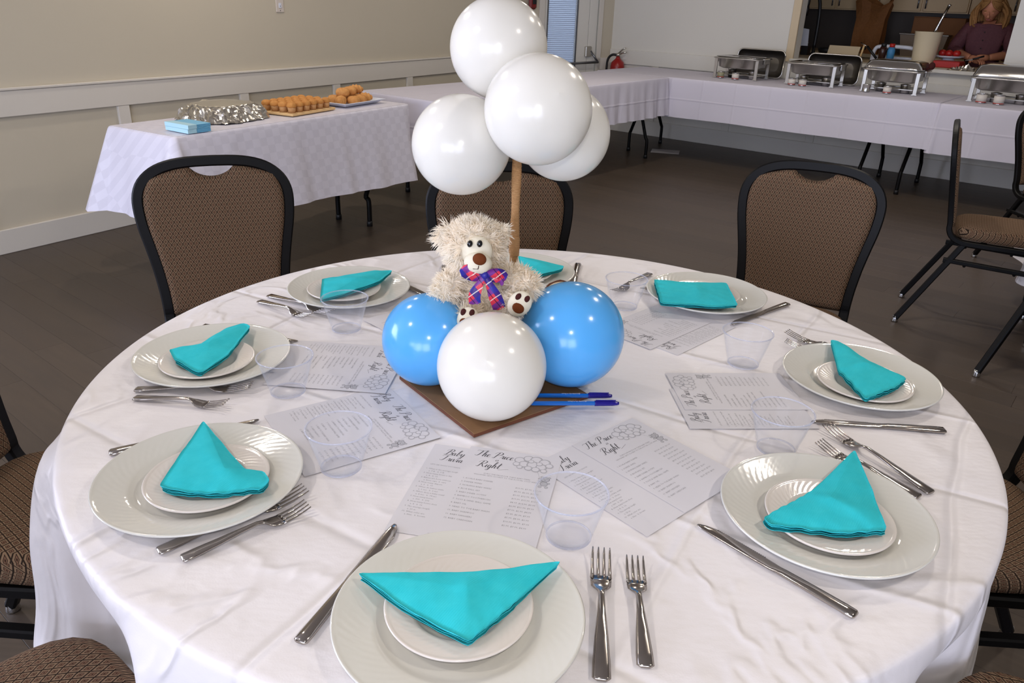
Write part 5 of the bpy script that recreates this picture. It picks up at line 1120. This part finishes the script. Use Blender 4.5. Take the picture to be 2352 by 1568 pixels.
balloon('front white balloon of the cluster, hiding the top of the pole', (-0.0035, -0.0665, 1.224), 0.0818, M_latex_w, (-0.35, 0.85, -0.4), gt)
balloon('left white balloon of the cluster on the pole', (-0.128, 0.012, 1.154), 0.0809, M_latex_w, (0.85, 0.4, 0.3), gt)
balloon('right white balloon behind the front one in the cluster', (0.0425, 0.100, 1.164), 0.0802, M_latex_w, (-0.8, -0.35, 0.4), gt)
po = thing('pole', 'thin upright pole wrapped in jute twine, rising behind the bear to the balloons', 'pole', (-0.036, 0.045, bz_))
MB().lathe([(0, 0), (0.0055, 0), (0.0055, 0.47), (0, 0.47)], 16).build('dowel', M_cboard, po)
tw = MB(); pts = []; rt_ = random.Random(9)
turns, n = 190, 8
for i in range(turns * n + 1):
    a = 2 * pi * i / n; z = 0.004 + 0.462 * i / (turns * n); rr = 0.0066 + 0.0007 * sin(z * 60) + (0.0016 if 0.20 < z < 0.235 else 0.0) + 0.0005 * noise.noise(Vector((i * 0.11, 1, 2)))
    pts.append((rr * cos(a), rr * sin(a), z + 0.0012 * sin(a + i * 0.005)))
tw.tube(pts, 0.0016, 5); tw.build('twine_wrap', M_twine, po)
ws = thing('wood_slice', 'round wood slice with a bark rim showing behind the right blue balloon', 'wood slice', (0.062, 0.300, TT + 0.030), 0, rot=(radians(62), 0, radians(8)))
MB().lathe([(0, -.004), (0.040, -.004), (0.040, .004), (0, .004)], 32).build('wood_face', M_slice, ws)
MB().lathe([(0.040, -.0045), (0.0425, -.003), (0.0428, .003), (0.040, .0045), (0.0392, .0042), (0.0392, -.0042)], 32, closed=True, fn=lambda r, z, a: (0.0008 * sin(9 * a) if r > .041 else 0, 0)).build('bark_rim', M_bark, ws)
def pen(label, P, Q, z):
    d = Vector((Q[0] - P[0], Q[1] - P[1])); rz = atan2(d.y, d.x); L = 0.148
    t = thing('ballpoint_pen', label, 'pen', (Q[0], Q[1], z), rz, 'blue pens on the base board')          # origin at the cap end, pen runs to -x
    M1 = Matrix.Rotation(-pi / 2, 4, 'Y')
    MB(M1).lathe([(0, 0), (0.0026, 0.0005), (0.0036, 0.004), (0.0044, 0.012), (0.0047, 0.040), (0.0047, 0.0415), (0, 0.0415)], 18).build('cap', M_cap, t)
    MB().box(-0.040, -0.006, -0.0012, 0.0012, 0.0046, 0.0062, 0.0004).build('cap_clip', M_cap, t)
    MB(M1).lathe([(0, 0.041), (0.0040, 0.041), (0.0040, L - .004), (0.0036, L), (0, L)], 6, False).build('barrel', M_pen, t)
    V, F = text_mesh(['(ECON-O) 0.7mm'], 0.0042)
    M2 = Matrix.Translation(Vector((-0.055, 0.0012, 0.0043))) @ Matrix.Rotation(pi, 4, 'Z') @ Matrix.Rotation(radians(-14), 4, 'X')
    MB(M2).add([(a, b, 0) for a, b, _ in V], F).build('print', M_wprint, t)
    return t
pen('lower blue pen with navy cap, nearest the camera', (0.0135, -0.1437), (0.1537, -0.1302), bz_ + 0.0050); pen('upper blue pen with navy cap, by the right blue balloon', (0.0205, -0.1152), (0.144, -0.1047), bz_ + 0.0050)

# ---- teddy bear (world coordinates inside an Empty at its seat)
B0 = Vector((-0.088, -0.030, 0.862))
be = thing('teddy_bear', 'cream fluffy teddy bear with a plaid bow sitting between the balloons', 'teddy bear', B0)
FUR = []     # (centre, radii, rotation, hair length, density weight)
def blob(name, c, r, rot=None, fur=0.012, m=M_fur, parent=be, w=1.0):
    c = Vector(c) - B0; R = rot.to_matrix() if rot else None
    b = MB(); b.ball(c, r[0], r[1], r[2], 24, 16, R); o = b.build(name, m, parent)
    if fur: FUR.append((c, Vector(r), R or Matrix.Identity(3), fur, w))
    return o
from mathutils import Euler
HC = Vector((-0.1015, -0.030, 0.993)); HR = Euler((radians(-9), radians(10), radians(-2)))
def hp(x, y, z): return HC + HR.to_matrix() @ Vector((x, y, z))
blob('torso', (-0.085, -0.020, 0.905), (0.046, 0.042, 0.052), None, 0.011)
head_ = blob('head', HC, (0.0465, 0.045, 0.046), HR, 0.014, w=1.2)
blob('ear', hp(-0.048, 0.002, 0.008), (0.014, 0.008, 0.016), HR, 0.020); blob('ear', hp(0.041, 0.004, 0.033), (0.011, 0.007, 0.012), HR, 0.012)
def limb(name, a, b_, r, fur=0.013):
    a, b_ = Vector(a), Vector(b_); q = Vector((0, 0, 1)).rotation_difference(b_ - a).to_euler(); L = (b_ - a).length / 2 + r * 0.7
    return blob(name, (a + b_) / 2, (r, r, L), q, fur)
limb('arm', (-0.130, -0.035, 0.942), (-0.155, -0.062, 0.908), 0.021, 0.014); limb('arm', (-0.040, -0.035, 0.946), (-0.006, -0.058, 0.936), 0.021, 0.014)
limb('leg', (-0.101, -0.060, 0.884), (-0.106, -0.088, 0.890), 0.019, 0.011); limb('leg', (-0.055, -0.055, 0.892), (-0.025, -0.087, 0.918), 0.019, 0.011)
def foot(c, nrm, r, roll):
    c = Vector(c); n_ = Vector(nrm).normalized(); q = n_.to_track_quat('Z', 'Y'); Rm = q.to_matrix() @ Matrix.Rotation(roll, 3, 'Z')
    so = MB(); so.ball(c - B0, r, r * 1.15, r * 0.55, 22, 14, Rm); f = so.build('foot', M_plush, be)
    pd = MB(); pd.ball(c - B0 + Rm @ Vector((0.000, -0.006, r * 0.50)), 0.0105, 0.0085, 0.0028, 16, 8, Rm); pd.build('sole_pad', M_felt, f)
    tp = MB()
    for x_, y_ in ((-0.0105, 0.0095), (0.0035, 0.0140)): tp.ball(c - B0 + Rm @ Vector((x_, y_, r * 0.42)), 0.0046, 0.0062, 0.0026, 12, 8, Rm)
    tp.build('toe_pads', M_felt_d, f)
foot((-0.104, -0.104, 0.892), (-0.15, -0.95, 0.30), 0.0185, -0.3); foot((-0.020, -0.100, 0.922), (0.14, -0.95, 0.14), 0.0195, -0.6)
MB().ball(hp(0.008, -0.037, 0.000) - B0, 0.026, 0.016, 0.0265, 20, 14, HR.to_matrix()).ball(hp(0.0145, -0.049, -0.016) - B0, 0.0235, 0.021, 0.0185, 20, 14, HR.to_matrix()).build('muzzle', M_plush, head_)
MB().ball(hp(0.0165, -0.0675, -0.006) - B0, 0.0112, 0.0075, 0.0098, 18, 12, HR.to_matrix()).build('nose', M_felt, head_)
for x_, z_ in ((-0.0045, 0.0125), (0.0110, 0.0160)): MB().ball(hp(x_, -0.0525, z_) - B0, 0.0046, 0.004, 0.0058, 14, 10, HR.to_matrix()).build('eye', M_eye, head_)
mo = MB(); mo.tube([hp(0.0175, -0.0705, -0.0165) - B0, hp(0.0175, -0.069, -0.022) - B0], 0.0007, 6); mo.tube([hp(0.004, -0.064, -0.0225) - B0, hp(0.010, -0.0675, -0.0235) - B0, hp(0.0175, -0.0685, -0.022) - B0], 0.0006, 6); mo.build('mouth_stitch', M_felt_d, head_)
# bow
bw = None
def ribbon(name, pts, w, parent, up=(0, 1, 0)):
    P = [Vector(p) - B0 for p in pts]; b = MB(); n = len(P); vt = []
    for th in (0.0005, -0.0005):
        for i, p in enumerate(P):
            T = (P[min(i + 1, n - 1)] - P[max(i - 1, 0)]).normalized(); U = Vector(up); S = T.cross(U).normalized(); Nn = S.cross(T).normalized(); ww = w[i] if isinstance(w, list) else w
            for q in (-1, 0, 1): vt.append(p + S * q * ww + Nn * (th + 0.0015 * (1 - abs(q))))
    f = []
    for i in range(n - 1):
        for j in range(2):
            a = i * 3 + j; f.append((a, a + 1, a + 4, a + 3)); a += 3 * n; f.append((a + 3, a + 4, a + 1, a))
    for i in range(n - 1):
        for j in (0, 2): a = i * 3 + j; f.append((a, a + 3, a + 3 + 3 * n, a + 3 * n))
    b.add(vt, f, True); return b.build(name, M_plaid, parent)
bk = Vector((-0.078, -0.094, 0.966))
bow = MB().ball(bk - B0, 0.0055, 0.0045, 0.006, 12, 8).build('bow', M_plaid, be)
ribbon('bow_loop', catmull([bk, bk + Vector((-.014, -.003, .010)), bk + Vector((-.031, -.001, .006)), bk + Vector((-.016, .001, -.003)), bk], 5), [.003 + .0075 * sin(pi * i / 20) for i in range(21)], bow)
ribbon('bow_loop', catmull([bk, bk + Vector((.014, -.003, .006)), bk + Vector((.028, -.001, .002)), bk + Vector((.016, .001, -.004)), bk], 5), [.003 + .0065 * sin(pi * i / 20) for i in range(21)], bow)
ribbon('bow_tail', catmull([bk, bk + Vector((-.009, -.004, -.016)), bk + Vector((-.016, -.005, -.033)), bk + Vector((-.015, -.004, -.049))], 5), [.003 + .0068 * min(1, i / 9) for i in range(15)] + [.004], bow)
ribbon('bow_tail', catmull([bk, bk + Vector((.010, -.004, -.018)), bk + Vector((.019, -.005, -.037)), bk + Vector((.026, -.003, -.057))], 5), [.003 + .0078 * min(1, i / 9) for i in range(15)] + [.002], bow)
ribbon('bow_tail', catmull([bk + Vector((.022, 0, .002)), bk + Vector((.027, -.001, -.006)), bk + Vector((.028, 0, -.016))], 5), [.005, .005, .005, .005, .004, .004, .004, .003, .003, .002, .001], bow)
# fur: tapered curved blades, clumped, over every furry blob
rf = random.Random(21); fv, ff = [], []
faceC = hp(0.0095, -0.055, -0.004) - B0
for c, r, R, L, wgt in FUR:
    areaw = (r.x * r.y + r.y * r.z + r.x * r.z) * 4 / 3 * pi
    N = int(areaw * 2.9e5 * wgt)
    for k in range(N):
        zt = rf.uniform(-1, 1); a = rf.uniform(0, 2 * pi); s = sqrt(1 - zt * zt); un = Vector((s * cos(a), s * sin(a), zt))
        p = c + R @ Vector((un.x * r.x, un.y * r.y, un.z * r.z)); nrm = (R @ Vector((un.x / r.x, un.y / r.y, un.z / r.z))).normalized()
        fd = p - faceC
        if (fd.x / 0.025) ** 2 + ((fd.z + 0.0) / 0.029) ** 2 < 1 and p.y < HC.y - B0.y - 0.02: continue
        inside = False
        for c2, r2, R2, _, _ in FUR:
            if c2 is c: continue
            lp = R2.transposed() @ (p - c2)
            if (lp.x / r2.x) ** 2 + (lp.y / r2.y) ** 2 + (lp.z / r2.z) ** 2 < 0.80: inside = True; break
        if inside: continue
        g = Vector((noise.noise(p * 95), noise.noise(p * 95 + Vector((7, 3, 1))), noise.noise(p * 95 + Vector((2, 9, 5)))))
        d = (nrm + g * 1.15 + Vector((rf.gauss(0, .22), rf.gauss(0, .22), rf.gauss(0, .22) - 0.12))).normalized()
        if d.dot(nrm) < 0.15: d = (d + nrm * 0.5).normalized()
        ll = L * rf.uniform(0.65, 1.25); cur = (d + g * 0.8 - nrm * 0.35 + Vector((0, 0, -0.25))).normalized()
        side = (d.cross(nrm).normalized() + Vector((rf.gauss(0, .3), rf.gauss(0, .3), rf.gauss(0, .3)))); side = (side - d * side.dot(d)).normalized() * 0.00078
        q0 = p - nrm * 0.001; q1 = q0 + d * ll * 0.5; q2 = q1 + (d * 0.55 + cur * 0.45).normalized() * ll * 0.32; q3 = q2 + cur * ll * 0.25
        o = len(fv); fv += [q0 - side, q0 + side, q1 - side, q1 + side, q2 - side * .6, q2 + side * .6, q3]
        ff += [(o, o + 1, o + 3, o + 2), (o + 2, o + 3, o + 5, o + 4), (o + 4, o + 5, o + 6)]
me = bpy.data.meshes.new('fur'); me.from_pydata([tuple(v) for v in fv], [], ff); me.polygons.foreach_set('use_smooth', [True] * len(ff)); me.materials.append(M_fur)
place('fur', me, be, kind='stuff')
